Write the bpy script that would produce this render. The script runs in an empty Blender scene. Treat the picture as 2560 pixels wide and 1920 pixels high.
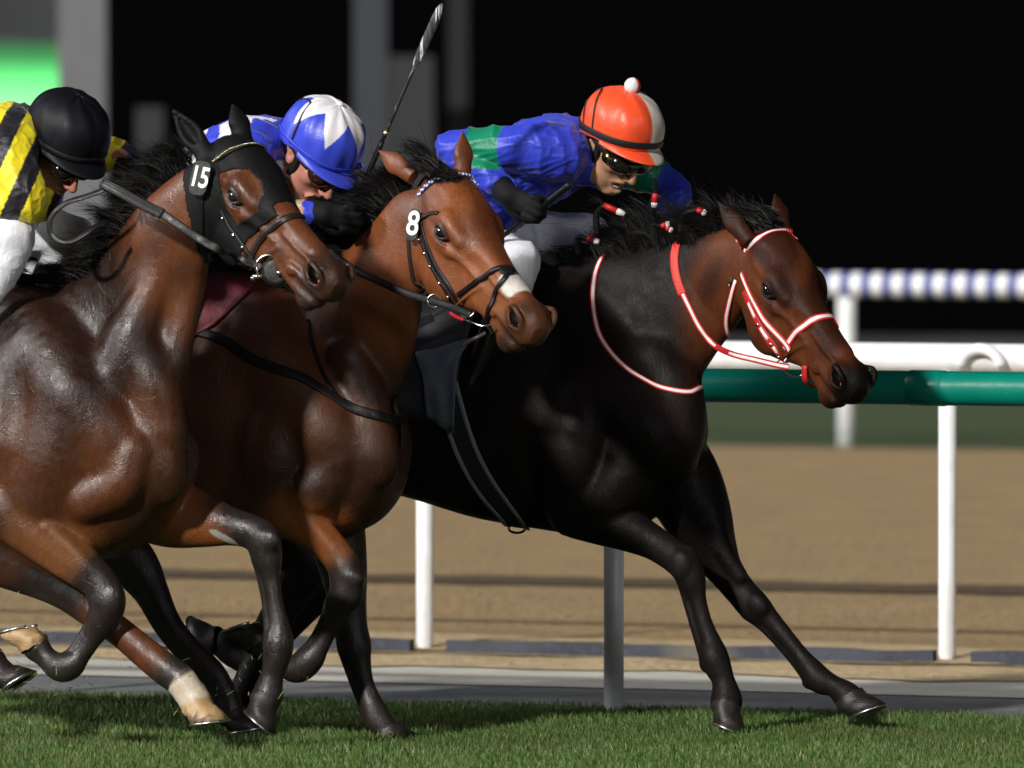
import bpy, math, random
import numpy as np
from mathutils import Vector, Matrix
rng = np.random.default_rng(7)
random.seed(7)
D2R = math.pi/180
# ------------------------------------------------------------------ camera, world, light
FPX, CAMH = 28125.0, 2.04            # focal length in photo pixels (2560 wide), camera height
PIT = math.atan((960-193)/FPX)
YAW = 24*D2R
UX, VX = np.array([math.cos(YAW), -math.sin(YAW), 0.0]), np.array([math.sin(YAW), math.cos(YAW), 0.0])
scene = bpy.context.scene
COL = scene.collection
cam = bpy.data.objects.new('camera', bpy.data.cameras.new('camera'))
COL.objects.link(cam)
cam.location = (0, 0, CAMH)
cam.rotation_euler = (math.pi/2-PIT, 0, 0)
cam.data.sensor_width = 36
cam.data.lens = FPX/2560*36
cam.data.clip_start = 1; cam.data.clip_end = 1000
cam.data.dof.use_dof = True
cam.data.dof.focus_distance = 34.6
cam.data.dof.aperture_fstop = 4.3
scene.camera = cam
scene.view_settings.view_transform = 'Standard'
scene.view_settings.look = 'None'
scene.view_settings.exposure = 0.0

SUN = np.array([-0.47, -0.76, 0.47]); SUN = SUN/np.linalg.norm(SUN)     # direction towards the main floodlight bank
world = bpy.data.worlds.new('World'); scene.world = world; world.use_nodes = True
nt = world.node_tree; nt.nodes.clear()
out = nt.nodes.new('ShaderNodeOutputWorld'); bg = nt.nodes.new('ShaderNodeBackground')
nt.links.new(bg.outputs[0], out.inputs[0])
tc = nt.nodes.new('ShaderNodeTexCoord')
def lobe(direction, inner, outer, col):
    """a bank of floodlights seen from the track: a soft bright spot in the night sky"""
    d = np.array(direction, float); d /= np.linalg.norm(d)
    v = nt.nodes.new('ShaderNodeVectorMath'); v.operation = 'DOT_PRODUCT'
    nt.links.new(tc.outputs['Generated'], v.inputs[0]); v.inputs[1].default_value = tuple(d)
    m = nt.nodes.new('ShaderNodeMapRange'); m.interpolation_type = 'SMOOTHSTEP'
    m.inputs['From Min'].default_value = math.cos(outer*D2R); m.inputs['From Max'].default_value = math.cos(inner*D2R)
    nt.links.new(v.outputs['Value'], m.inputs['Value'])
    s = nt.nodes.new('ShaderNodeVectorMath'); s.operation = 'SCALE'
    s.inputs[0].default_value = col; nt.links.new(m.outputs[0], s.inputs['Scale'])
    return s.outputs[0]
base = nt.nodes.new('ShaderNodeCombineXYZ')
for i, c in enumerate((0.003, 0.0035, 0.004)): base.inputs[i].default_value = c
acc = base.outputs[0]
for d, a, b, c in [((-0.90, -0.16, 0.45), 1, 6, (100, 100, 103)), ((0.42, -0.86, 0.27), 1, 6, (24, 24, 25)),
                   ((-0.85, 0.35, 0.5), 2, 9, (5, 5, 5.5))]:
    add = nt.nodes.new('ShaderNodeVectorMath'); add.operation = 'ADD'
    nt.links.new(acc, add.inputs[0]); nt.links.new(lobe(d, a, b, c), add.inputs[1]); acc = add.outputs[0]
nt.links.new(acc, bg.inputs['Color']); bg.inputs['Strength'].default_value = 1.0
sun = bpy.data.objects.new('floodlight', bpy.data.lights.new('floodlight', 'SUN'))
COL.objects.link(sun)
sun.data.energy = 3.8; sun.data.angle = 3.0*D2R; sun.data.color = (1.0, 0.97, 0.92)
sun.rotation_euler = Vector(SUN).to_track_quat('Z', 'Y').to_euler()
sun.location = (-8, 20, 12)

# ------------------------------------------------------------------ helpers
def ray(px, py):
    c, s = math.cos(PIT), math.sin(PIT)
    x, u = (px-1280)/FPX, (960-py)/FPX
    return np.array([x, c+u*s, -s+u*c])
def at(px, py, Y):
    r = ray(px, py); return np.array([0, 0, CAMH])+r*(Y/r[1])
def gdepth(py): return FPX*CAMH/(py-193)
class Line:
    """a vertical plane parallel to the course; local frame x forward, y away from the stands, z up"""
    def __init__(s, px, Y):
        s.O = np.array([at(px, 960, Y)[0], Y, 0.0])
    def loc(s, P):
        d = np.asarray(P, float)-s.O
        return np.array([d@UX, d@VX, d[2]])
    def glob(s, q):
        return s.O+q[0]*UX+q[1]*VX+np.array([0, 0, q[2]])
    def px(s, px, py, w=0.0):
        r = ray(px, py); o = np.array([0, 0, CAMH])
        t = (-w-(o-s.O)@VX)/(r@VX)
        return s.loc(o+r*t)
def norm(v):
    v = np.asarray(v, float); return v/np.linalg.norm(v)

def tag(o, label=None, cat=None, group=None, kind=None):
    if label: o['label'] = label
    if cat: o['category'] = cat
    if group: o['group'] = group
    if kind: o['kind'] = kind
    return o
def empty(name, loc=(0, 0, 0), rz=0.0):
    o = bpy.data.objects.new(name, None); COL.objects.link(o)
    o.location = loc; o.rotation_euler = (0, 0, rz); o.empty_display_size = 0.2
    return o
def np_mesh(name, V, F, mats=(), parent=None, smooth=True, fmat=None, col=None):
    V = np.asarray(V, np.float32); me = bpy.data.meshes.new(name)
    if isinstance(F, np.ndarray):
        n = F.shape[1]; nf = len(F)
        me.vertices.add(len(V)); me.vertices.foreach_set('co', V.ravel())
        me.loops.add(nf*n); me.loops.foreach_set('vertex_index', F.astype(np.int32).ravel())
        me.polygons.add(nf); me.polygons.foreach_set('loop_start', np.arange(0, nf*n, n, dtype=np.int32))
        me.update(calc_edges=True)
    else:
        me.from_pydata([tuple(map(float, v)) for v in V], [], [tuple(f) for f in F])
    if smooth: me.polygons.foreach_set('use_smooth', np.ones(len(me.polygons), bool))
    if fmat is not None: me.polygons.foreach_set('material_index', np.asarray(fmat, np.int32))
    if col is not None:
        a = me.color_attributes.new('coat', 'FLOAT_COLOR', 'POINT')
        c = np.ones((len(V), 4), np.float32); c[:, :3] = col; a.data.foreach_set('color', c.ravel())
    for m in mats: me.materials.append(m)
    me.update(); me.validate()
    o = bpy.data.objects.new(name, me); COL.objects.link(o)
    if parent is not None: o.parent = parent
    return o

class MB:
    """collects simple solids into one mesh"""
    def __init__(s): s.V = []; s.F = []; s.M = []; s.n = 0
    def add(s, V, F, m=0):
        s.V.append(np.asarray(V, float)); s.F += [tuple(i+s.n for i in f) for f in F]; s.M += [m]*len(F); s.n += len(V)
    def box(s, c, size, R=None, m=0):
        c = np.asarray(c, float); h = np.asarray(size, float)/2
        P = np.array([[x, y, z] for x in (-1, 1) for y in (-1, 1) for z in (-1, 1)])*h
        if R is not None: P = P@np.asarray(R).T
        s.add(P+c, [(0, 1, 3, 2), (4, 6, 7, 5), (0, 4, 5, 1), (2, 3, 7, 6), (0, 2, 6, 4), (1, 5, 7, 3)], m)
    def tube(s, pts, r, n=12, m=0, flat=1.0, nrm=None, cap=True):
        pts = np.asarray(pts, float); r = np.broadcast_to(np.asarray(r, float), (len(pts),))
        T = np.gradient(pts, axis=0); T /= np.linalg.norm(T, axis=1)[:, None]+1e-12
        a = np.array([0, 0, 1.0]) if nrm is None else np.asarray(nrm, float)
        V = []
        prev = None
        for i in range(len(pts)):
            if a.ndim == 2: k = a[i]
            elif prev is None: k = a if abs(T[i]@a) < .95 else np.array([0, 1.0, 0])
            else: k = prev
            k = k-T[i]*(k@T[i]); k = k/(np.linalg.norm(k)+1e-12); prev = k
            b = np.cross(T[i], k)
            for j in range(n):
                t = 2*math.pi*j/n
                V.append(pts[i]+r[i]*(k*math.cos(t)*flat+b*math.sin(t)))
        F = [(i*n+j, i*n+(j+1) % n, (i+1)*n+(j+1) % n, (i+1)*n+j) for i in range(len(pts)-1) for j in range(n)]
        if cap: F += [tuple(range(n))[::-1], tuple((len(pts)-1)*n+j for j in range(n))]
        s.add(V, F, m)
    def ribbon(s, pts, nrm, w, t, m=0, edge=None):
        """flat strap: width w across, thickness t along the normals"""
        pts = np.asarray(pts, float); nrm = np.asarray(nrm, float)
        if nrm.ndim == 1: nrm = np.repeat(nrm[None], len(pts), 0)
        w = np.broadcast_to(np.asarray(w, float), (len(pts),))
        T = np.gradient(pts, axis=0); T /= np.linalg.norm(T, axis=1)[:, None]+1e-12
        V = []
        for i in range(len(pts)):
            k = nrm[i]-T[i]*(nrm[i]@T[i]); k /= np.linalg.norm(k)+1e-12
            b = np.cross(T[i], k)
            for sx, sz in ((-.5, 0), (.5, 0), (.5, .7), (.38, 1), (-.38, 1), (-.5, .7)): V.append(pts[i]+b*w[i]*sx+k*t*sz)
        n = 6
        F = [(i*n+j, i*n+(j+1) % n, (i+1)*n+(j+1) % n, (i+1)*n+j) for i in range(len(pts)-1) for j in range(n)]
        F += [tuple(range(n))[::-1], tuple((len(pts)-1)*n+j for j in range(n))]
        s.add(V, F, m)
    def ball(s, c, r, m=0, nu=16, nv=10, R=None):
        c = np.asarray(c, float); r = np.broadcast_to(np.asarray(r, float), (3,))
        P = []
        for i in range(nv+1):
            for j in range(nu):
                a = math.pi*i/nv; b = 2*math.pi*j/nu
                P.append([math.sin(a)*math.cos(b), math.sin(a)*math.sin(b), math.cos(a)])
        P = np.array(P)*r
        if R is not None: P = P@np.asarray(R).T
        s.add(P+c, [(i*nu+j, (i+1)*nu+j, (i+1)*nu+(j+1) % nu, i*nu+(j+1) % nu) for i in range(nv) for j in range(nu)], m)
    def build(s, name, mats, parent=None, smooth=True):
        if not isinstance(mats, (list, tuple)): mats = [mats]
        o = np_mesh(name, np.concatenate(s.V), s.F, mats, parent, smooth, s.M)
        return o

def spline(P, n):
    """Catmull-Rom through rows of P, n samples per span"""
    P = np.asarray(P, float)
    if n <= 1 or len(P) < 3: return P
    Q = np.vstack([2*P[0]-P[1], P, 2*P[-1]-P[-2]]); out = []
    for i in range(1, len(Q)-2):
        for j in range(n):
            t = j/n
            out.append(.5*((2*Q[i])+(-Q[i-1]+Q[i+1])*t+(2*Q[i-1]-5*Q[i]+4*Q[i+1]-Q[i+2])*t*t+(-Q[i-1]+3*Q[i]-3*Q[i+1]+Q[i+2])*t**3))
    out.append(P[-1]); return np.array(out)
def sm(x, a, b):
    t = np.clip((x-a)/(b-a), 0, 1); return t*t*(3-2*t)
def rotm(psi=0, th=0, ro=0):
    """x axis: forward, turned psi towards the camera, th downwards, rolled ro"""
    cz, sz = math.cos(-psi), math.sin(-psi); cy, sy = math.cos(th), math.sin(th); cx, sx = math.cos(ro), math.sin(ro)
    return np.array([[cz, -sz, 0], [sz, cz, 0], [0, 0, 1]])@np.array([[cy, 0, sy], [0, 1, 0], [-sy, 0, cy]])@np.array([[1, 0, 0], [0, cx, -sx], [0, sx, cx]])

# ------------------------------------------------------------------ implicit modelling: primitives smoothly joined, then polygonised
class Frame:
    def __init__(s, o=(0, 0, 0), R=None, k=1.0):
        s.o = np.asarray(o, float); s.R = np.eye(3) if R is None else np.asarray(R, float); s.k = k
    def to(s, p): return s.o+s.k*(np.asarray(p, float)@s.R.T)     # local -> outer
    def inv(s, P): return ((P-s.o)@s.R)/s.k
    def dir(s, v): return np.asarray(v, float)@s.R.T
class Prim:
    k = .02; sub = False
class Ell(Prim):
    def __init__(s, c, r, k=.02, sub=False, R=None):
        s.c = np.asarray(c, float); s.r = np.broadcast_to(np.asarray(r, float), (3,)).astype(float); s.k = k; s.sub = sub
        s.R = np.eye(3) if R is None else np.asarray(R, float)
    def bb(s):
        m = s.r.max(); return s.c-m, s.c+m
    def d(s, P):
        p = (P-s.c)@s.R; k0 = np.sqrt(((p/s.r)**2).sum(-1)); k1 = np.sqrt(((p/s.r**2)**2).sum(-1))
        return k0*(k0-1)/(k1+1e-9)
class Chain(Prim):
    """tapered limb: rows (x,y,z,r); squeezed by ws along the axis n"""
    def __init__(s, pts, k=.02, ws=1.0, n=(0, 1, 0), sub=False, ns=4):
        s.p = spline(pts, ns); s.k = k; s.ws = ws; s.n = norm(n); s.sub = sub
    def bb(s):
        r = s.p[:, 3:4]; return (s.p[:, :3]-r).min(0), (s.p[:, :3]+r).max(0)
    def seg(s, P, i):
        a, b = s.p[i, :3], s.p[i+1, :3]; ra, rb = s.p[i, 3], s.p[i+1, 3]
        q = P-a; ba = b-a
        if s.ws != 1.0:
            g = (1/s.ws-1)
            q = q+(q@s.n)[..., None]*g*s.n; ba = ba+(ba@s.n)*g*s.n
        t = np.clip(q@ba/(ba@ba+1e-12), 0, 1)
        e = q-t[..., None]*ba
        return (np.sqrt((e*e).sum(-1))-(ra+(rb-ra)*t))*min(1, .5+.5*s.ws)
    def d(s, P):
        sh = P.shape[:-1]; Q = P.reshape(-1, 1, 3)
        if len(Q)*len(s.p) > 4e6:
            D = np.full(sh, 9.0)
            for i in range(len(s.p)-1): D = np.minimum(D, s.seg(P, i))
            return D
        a = s.p[:-1, :3]; ba = s.p[1:, :3]-a; q = Q-a
        if s.ws != 1.0:
            g = 1/s.ws-1; q = q+(q@s.n)[..., None]*g*s.n; ba = ba+(ba@s.n)[:, None]*g*s.n
        t = np.clip((q*ba).sum(-1)/((ba*ba).sum(-1)+1e-12), 0, 1); e = q-t[..., None]*ba
        d = np.sqrt((e*e).sum(-1))-(s.p[:-1, 3]+(s.p[1:, 3]-s.p[:-1, 3])*t)
        return (d.min(1)*min(1, .5+.5*s.ws)).reshape(sh)
class Loft(Prim):
    """stations (x, ztop, zbot, halfwidth, egg) along the x axis of a frame; cross sections are superellipses"""
    def __init__(s, st, fr=None, k=.02, n=2.3, ns=5, sub=False):
        s.st = spline([list(r)+[0]*(5-len(r)) for r in st], ns); s.fr = fr or Frame(); s.k = k; s.n = n; s.sub = sub
        s.st[:, 3] = np.maximum(s.st[:, 3], .002)
    def bb(s):
        t = s.st; c = np.array([[x, y, z] for x in (t[:, 0].min(), t[:, 0].max()) for y in (-t[:, 3].max()*1.1, t[:, 3].max()*1.1) for z in (t[:, 2].min(), t[:, 1].max())])
        c = s.fr.to(c); return c.min(0), c.max(0)
    def d(s, P):
        p = s.fr.inv(P); t = s.st; x = np.clip(p[..., 0], t[0, 0], t[-1, 0])
        zt, zb, hw, eg = [np.interp(x, t[:, 0], t[:, j]) for j in (1, 2, 3, 4)]
        zc, hz = (zt+zb)/2, np.maximum((zt-zb)/2, .002)
        Z = (p[..., 2]-zc)/hz
        hw = hw*(1+eg*np.clip(Z, -1.2, 1.2))
        q = ((np.abs(p[..., 1])/hw)**s.n+np.abs(Z)**s.n)**(1/s.n)
        # first-order distance
        gy = np.abs(p[..., 1])**(s.n-1)/hw**s.n; gz = np.abs(Z)**(s.n-1)/hz
        g = np.sqrt(gy**2+gz**2)*np.maximum(q, 1e-3)**(1-s.n)
        d = (q-1)/np.maximum(g, 1/np.maximum(hw, hz))
        dx = np.abs(p[..., 0]-x)
        d = np.where(d > 0, np.sqrt(d*d+dx*dx), np.where(dx > 0, dx, d))
        return d*s.fr.k
def smin(a, b, k):
    h = np.maximum(k-np.abs(a-b), 0)/k; return np.minimum(a, b)-h*h*k*.25
def field(prims, P):
    P = np.asarray(P, float); D = np.full(P.shape[:-1], .2)
    lo, hi = P.reshape(-1, 3).min(0), P.reshape(-1, 3).max(0)
    for q in prims:
        a, b = q.bb() if not hasattr(q, '_bb') else q._bb
        q._bb = (a, b); m = .12
        if (a-m > hi).any() or (b+m < lo).any(): continue
        d = q.d(P); D = -smin(-D, d, q.k) if q.sub else smin(D, d, q.k)
    return D
def grad(prims, P, e=.0015):
    P = np.asarray(P, float); G = np.zeros(P.shape)
    for i in range(3):
        o = np.zeros(3); o[i] = e; G[..., i] = field(prims, P+o)-field(prims, P-o)
    return G/(np.linalg.norm(G, axis=-1, keepdims=True)+1e-9)
def snap(prims, P, off=0.0, it=7):
    """pull points onto the surface (plus an offset); returns points and normals"""
    P = np.array(P, float)
    for _ in range(it):
        G = grad(prims, P); P = P-G*np.clip(field(prims, P)-off, -.03, .03)[..., None]
    return P, grad(prims, P, .004)
def axis(lo, hi, fine, h, hf):
    """grid axis with a finer band"""
    out = [lo]
    while out[-1] < hi:
        x = out[-1]; inside = any(a-h <= x <= b for a, b in fine)
        out.append(x+(hf if inside else h))
    return np.array(out)
def polygonise(prims, h=.006, fine=None, hf=.003, post=None, pad=.03, clip=None):
    """fine: a box (lo, hi) where the grid is denser"""
    lo = np.min([q.bb()[0] for q in prims if not q.sub], 0)-pad; hi = np.max([q.bb()[1] for q in prims if not q.sub], 0)+pad
    if clip is not None: lo = np.maximum(lo, clip[0]); hi = np.minimum(hi, clip[1])
    fine = fine or []
    A = [axis(lo[i], hi[i], [(b[0][i], b[1][i]) for b in fine], h, hf) for i in range(3)]
    D = np.full([len(a) for a in A], .05, np.float32)
    for q in prims:
        a, b = q.bb(); m = q.k+.02
        sl = tuple(slice(max(0, int(np.searchsorted(A[i], a[i]-m))-1), int(np.searchsorted(A[i], b[i]+m))+1) for i in range(3))
        ax = [A[i][sl[i]] for i in range(3)]
        if min(len(x) for x in ax) == 0: continue
        if isinstance(q, Chain) and len(q.p) > 2:
            d = np.full([len(x) for x in ax], .2, np.float32)
            for i in range(len(q.p)-1):
                r = max(q.p[i, 3], q.p[i+1, 3])+m
                c0 = np.minimum(q.p[i, :3], q.p[i+1, :3])-r; c1 = np.maximum(q.p[i, :3], q.p[i+1, :3])+r
                s2 = tuple(slice(int(np.searchsorted(ax[j], c0[j])), int(np.searchsorted(ax[j], c1[j]))) for j in range(3))
                g = np.stack(np.meshgrid(*[ax[j][s2[j]] for j in range(3)], indexing='ij'), -1)
                if g.size == 0: continue
                d[s2] = np.minimum(d[s2], q.seg(g, i))
        else:
            d = np.empty([len(x) for x in ax], np.float32)
            for i0 in range(0, len(ax[0]), 48):
                g = np.stack(np.meshgrid(ax[0][i0:i0+48], ax[1], ax[2], indexing='ij'), -1)
                d[i0:i0+48] = q.d(g)
        s = D[sl]; D[sl] = -smin(-s, d, q.k) if q.sub else smin(s, d, q.k)
    S = D < 0
    # a closed border
    for i in range(3):
        for e in (0, -1):
            s = [slice(None)]*3; s[i] = e; D[tuple(s)] = np.maximum(D[tuple(s)], 1e-4)
    S = D < 0
    nc = np.array(D.shape)-1; cells = []; pts = []; quads = []
    cid = lambda i, j, k: (i.astype(np.int64)*nc[1]+j)*nc[2]+k
    for ax_ in range(3):
        s0 = [slice(None)]*3; s1 = [slice(None)]*3; s0[ax_] = slice(0, -1); s1[ax_] = slice(1, None)
        I = np.array(np.nonzero(S[tuple(s0)] != S[tuple(s1)]))
        J = I.copy(); J[ax_] += 1
        d0, d1 = D[tuple(I)], D[tuple(J)]; t = d0/(d0-d1)
        p = np.stack([A[i][I[i]] for i in range(3)], -1).astype(float)
        p[:, ax_] += t*(A[ax_][J[ax_]]-A[ax_][I[ax_]])
        o = [i for i in range(3) if i != ax_]
        cs = []
        for da, db in ((-1, -1), (0, -1), (0, 0), (-1, 0)):
            K = I.copy(); K[o[0]] += da; K[o[1]] += db; cs.append(cid(*K))
        cs = np.stack(cs, -1)
        flip = (d0 < 0) ^ (ax_ == 1)
        cs = np.where(flip[:, None], cs, cs[:, ::-1])
        quads.append(cs); cells.append(cs.ravel()); pts.append(np.repeat(p, 4, 0))
        # repeat ordering: every quad lists its four cells, each gets the crossing point
    C = np.concatenate(cells); P = np.concatenate(pts); Q = np.concatenate(quads)
    u, inv = np.unique(C, return_inverse=True)
    n = np.bincount(inv); V = np.stack([np.bincount(inv, P[:, i])/n for i in range(3)], -1)
    F = np.searchsorted(u, Q)
    return V, F.astype(np.int32)
def relax(V, F, it=2, lam=.5):
    E = np.vstack([F[:, [0, 1]], F[:, [1, 2]], F[:, [2, 3]], F[:, [3, 0]]])
    n = np.bincount(E.ravel(), minlength=len(V)).astype(float)+1e-9
    for _ in range(it):
        A = np.stack([np.bincount(E[:, 0], V[E[:, 1], i], len(V))+np.bincount(E[:, 1], V[E[:, 0], i], len(V)) for i in range(3)], -1)
        V = V+lam*(A/n[:, None]-V)
    return V
def cut(V, F, keep):
    """keep the faces whose four vertices are all kept"""
    f = keep[F].all(1); F = F[f]; u, inv = np.unique(F, return_inverse=True)
    return V[u], inv.reshape(F.shape).astype(np.int32)

# ------------------------------------------------------------------ materials
def mat(name, base=(.5, .5, .5), rough=.5, metal=0.0, bump=None, vary=None, attr=None, rvary=None, spec=None, sheen=0, emit=None, coat=0, extra=None, space='Object', sss=0):
    m = bpy.data.materials.new(name); m.use_nodes = True; n = m.node_tree; b = n.nodes['Principled BSDF']; L = n.links.new
    b.inputs['Base Color'].default_value = (*base, 1); b.inputs['Roughness'].default_value = rough; b.inputs['Metallic'].default_value = metal
    if spec is not None: b.inputs['Specular IOR Level'].default_value = spec
    if coat: b.inputs['Coat Weight'].default_value = coat; b.inputs['Coat Roughness'].default_value = .15
    if sheen: b.inputs['Sheen Weight'].default_value = sheen; b.inputs['Sheen Roughness'].default_value = .4
    if emit: b.inputs['Emission Color'].default_value = (*emit[0], 1); b.inputs['Emission Strength'].default_value = emit[1]
    if sss: b.inputs['Subsurface Weight'].default_value = sss; b.inputs['Subsurface Radius'].default_value = (.02, .008, .005); b.inputs['Subsurface Scale'].default_value = .3
    co = n.nodes.new('ShaderNodeTexCoord')
    def noise(scale, detail=4, rough_=.55, stretch=None, dist=0):
        mp = n.nodes.new('ShaderNodeMapping'); L(co.outputs[space], mp.inputs[0])
        if stretch: mp.inputs['Scale'].default_value = stretch
        t = n.nodes.new('ShaderNodeTexNoise'); t.inputs['Scale'].default_value = scale; t.inputs['Detail'].default_value = detail
        t.inputs['Roughness'].default_value = rough_; t.inputs['Distortion'].default_value = dist
        L(mp.outputs[0], t.inputs['Vector']); return t.outputs['Fac']
    colsock = None
    if attr:
        a = n.nodes.new('ShaderNodeVertexColor'); a.layer_name = attr; colsock = a.outputs['Color']
    if vary:   # list of (scale, colour, lo, hi[, stretch])
        for v in vary:
            r = n.nodes.new('ShaderNodeMapRange'); r.inputs['From Min'].default_value = v[2]; r.inputs['From Max'].default_value = v[3]
            L(noise(v[0], stretch=v[4] if len(v) > 4 else None), r.inputs['Value'])
            mx = n.nodes.new('ShaderNodeMix'); mx.data_type = 'RGBA'
            if len(v) > 5 and v[5] == 'mul': mx.blend_type = 'MULTIPLY'
            L(r.outputs[0], mx.inputs['Factor'])
            if colsock is None: mx.inputs['A'].default_value = (*base, 1)
            else: L(colsock, mx.inputs['A'])
            mx.inputs['B'].default_value = (*v[1], 1); colsock = mx.outputs['Result']
    if colsock is not None: L(colsock, b.inputs['Base Color'])
    if rvary:
        r = n.nodes.new('ShaderNodeMapRange'); r.inputs['From Min'].default_value = .35; r.inputs['From Max'].default_value = .65
        r.inputs['To Min'].default_value = rvary[1]; r.inputs['To Max'].default_value = rvary[2]; L(noise(rvary[0]), r.inputs['Value']); L(r.outputs[0], b.inputs['Roughness'])
    prev = None
    for bp in (bump or []):   # (scale, distance, stretch, distortion)
        bn = n.nodes.new('ShaderNodeBump'); bn.inputs['Distance'].default_value = bp[1]; bn.inputs['Strength'].default_value = 1
        L(noise(bp[0], stretch=bp[2] if len(bp) > 2 else None, dist=bp[3] if len(bp) > 3 else 0), bn.inputs['Height'])
        if prev: L(prev, bn.inputs['Normal'])
        prev = bn.outputs['Normal']
    if extra: prev = extra(n, co, b, prev) or prev
    if prev: L(prev, b.inputs['Normal'])
    return m
def veins(scale, dist, width=.06):
    """raised branching veins: thin ridges along warped cell borders, broken up by noise"""
    def f(n, co, b, prev):
        L = n.links.new
        w = n.nodes.new('ShaderNodeTexNoise'); w.inputs['Scale'].default_value = 6; L(co.outputs['Object'], w.inputs['Vector'])
        mx = n.nodes.new('ShaderNodeMix'); mx.data_type = 'RGBA'; mx.inputs['Factor'].default_value = .22
        L(co.outputs['Object'], mx.inputs['A']); L(w.outputs['Color'], mx.inputs['B'])
        v = n.nodes.new('ShaderNodeTexVoronoi'); v.feature = 'DISTANCE_TO_EDGE'; v.inputs['Scale'].default_value = scale
        L(mx.outputs['Result'], v.inputs['Vector'])
        r = n.nodes.new('ShaderNodeMapRange'); r.interpolation_type = 'SMOOTHSTEP'
        r.inputs['From Min'].default_value = 0; r.inputs['From Max'].default_value = width; r.inputs['To Min'].default_value = 1; r.inputs['To Max'].default_value = 0
        L(v.outputs['Distance'], r.inputs['Value'])
        g = n.nodes.new('ShaderNodeTexNoise'); g.inputs['Scale'].default_value = 9; L(co.outputs['Object'], g.inputs['Vector'])
        g2 = n.nodes.new('ShaderNodeMapRange'); g2.inputs['From Min'].default_value = .52; g2.inputs['From Max'].default_value = .62; L(g.outputs['Fac'], g2.inputs['Value'])
        mu = n.nodes.new('ShaderNodeMath'); mu.operation = 'MULTIPLY'; L(r.outputs[0], mu.inputs[0]); L(g2.outputs[0], mu.inputs[1])
        bn = n.nodes.new('ShaderNodeBump'); bn.inputs['Distance'].default_value = dist; L(mu.outputs[0], bn.inputs['Height'])
        if prev: L(prev, bn.inputs['Normal'])
        return bn.outputs['Normal']
    return f
# ------------------------------------------------------------------ the course: everything runs parallel to the line of travel
def strip(name, d0, d1, z, material, x0=-160, x1=160, kind='structure', z1=None):
    """a sheet between two lines parallel to the course, given by their depth in the middle of the picture"""
    a = np.array([0, d0, 0.]); b = np.array([0, d1, 0.]); z1 = z if z1 is None else z1
    V = [a+UX*x0+[0, 0, z], a+UX*x1+[0, 0, z], b+UX*x1+[0, 0, z1], b+UX*x0+[0, 0, z1]]
    o = np_mesh(name, V, [(0, 1, 2, 3)], [material], smooth=False); tag(o, kind=kind); return o
def band(name, d0, d1, z, material, amp, step=.05, x0=-9, x1=9, rows=2, hump=0.0, kind='structure'):
    """a strip with ragged edges and a low hump across"""
    xs = np.arange(x0, x1, step); g = np.cumsum(rng.normal(0, 1, (2, len(xs)+40)), 1)
    def wob(s): 
        w = rng.normal(0, 1, len(xs)+24); w = np.convolve(w, np.hanning(9)/4, 'same')+.5*np.convolve(w, np.hanning(23)/6, 'same'); return w[12:12+len(xs)]*amp
    e0, e1 = wob(0), wob(1); V = []
    for i, x in enumerate(xs):
        for j in range(rows+1):
            t = j/rows; y = (d0+e0[i])*(1-t)+(d1+e1[i])*t
            V.append(UX*x+np.array([0, y, z+hump*math.sin(math.pi*t)*(1+.5*math.sin(x*3+i*.3))]))
    r = rows+1
    F = [(i*r+j, (i+1)*r+j, (i+1)*r+j+1, i*r+j+1) for i in range(len(xs)-1) for j in range(rows)]
    o = np_mesh(name, V, F, [material]); tag(o, kind=kind); return o

M_turf = mat('turf', (.035, .07, .012), .8, vary=[(14, (.05, .085, .02), .4, .6), (60, (.02, .045, .008), .45, .6)], bump=[(40, .02)])
M_sand = mat('dirt_track', (.42, .285, .135), .95, vary=[(3, (.33, .225, .11), .35, .7, (1, .4, 1)), (45, (.27, .18, .085), .5, .75), (110, (.47, .34, .19), .5, .8)], bump=[(18, .05), (60, .02)])
M_sandp = mat('pale_sand', (.52, .39, .22), .95, vary=[(8, (.38, .29, .16), .4, .65), (60, (.42, .33, .2), .5, .7)], bump=[(25, .02)])
M_conc = mat('pale_concrete', (.58, .56, .50), .9, vary=[(5, (.48, .45, .38), .4, .7), (120, (.36, .35, .32), .5, .7)], bump=[(80, .004)])
M_asph = mat('asphalt', (.17, .175, .18), .9, vary=[(150, (.22, .225, .23), .45, .7), (6, (.13, .135, .145), .4, .7)], bump=[(150, .004)])
M_darkband = mat('dark_brown_sand', (.075, .05, .026), .95, vary=[(30, (.12, .08, .04), .45, .65)], bump=[(30, .03)])
M_board = mat('weathered_board', (.032, .036, .048), .85, vary=[(2.2, (.05, .056, .07), .45, .6), (40, (.055, .06, .08), .5, .7), (1.1, (.12, .11, .09), .6, .7)], bump=[(60, .006)])
M_white = mat('white_plastic', (.80, .81, .82), .38, vary=[(9, (.70, .71, .70), .45, .7), (70, (.62, .61, .55), .62, .75)], bump=[(8, .004)])
M_green = mat('green_plastic', (.0, .23, .165), .34, vary=[(5, (.0, .20, .145), .4, .7), (55, (.03, .24, .17), .62, .72), (3, (.05, .20, .14), .6, .72)], bump=[(6, .003)])
M_black = mat('night_wall', (.0015, .0015, .0017), 1.0, spec=0)
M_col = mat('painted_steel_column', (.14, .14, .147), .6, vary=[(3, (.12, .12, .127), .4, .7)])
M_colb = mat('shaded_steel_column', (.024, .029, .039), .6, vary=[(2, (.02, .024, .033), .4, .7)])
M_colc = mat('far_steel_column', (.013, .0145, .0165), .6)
ground = strip('ground', 20, 400, -.03, M_sand, -300, 300)
strip('turf_track', 25, 36.4, 0.0, M_turf)
strip('asphalt_path', 36.2, 37.85, -.012, M_asph)
strip('concrete_path', 37.85, 39.1, -.008, M_conc)
band('sandy_verge', 38.85, 39.75, -.003, M_sandp, .10, rows=5, hump=.008)
strip('dirt_track', 39.6, 62.6, .004, M_sand)
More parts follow.
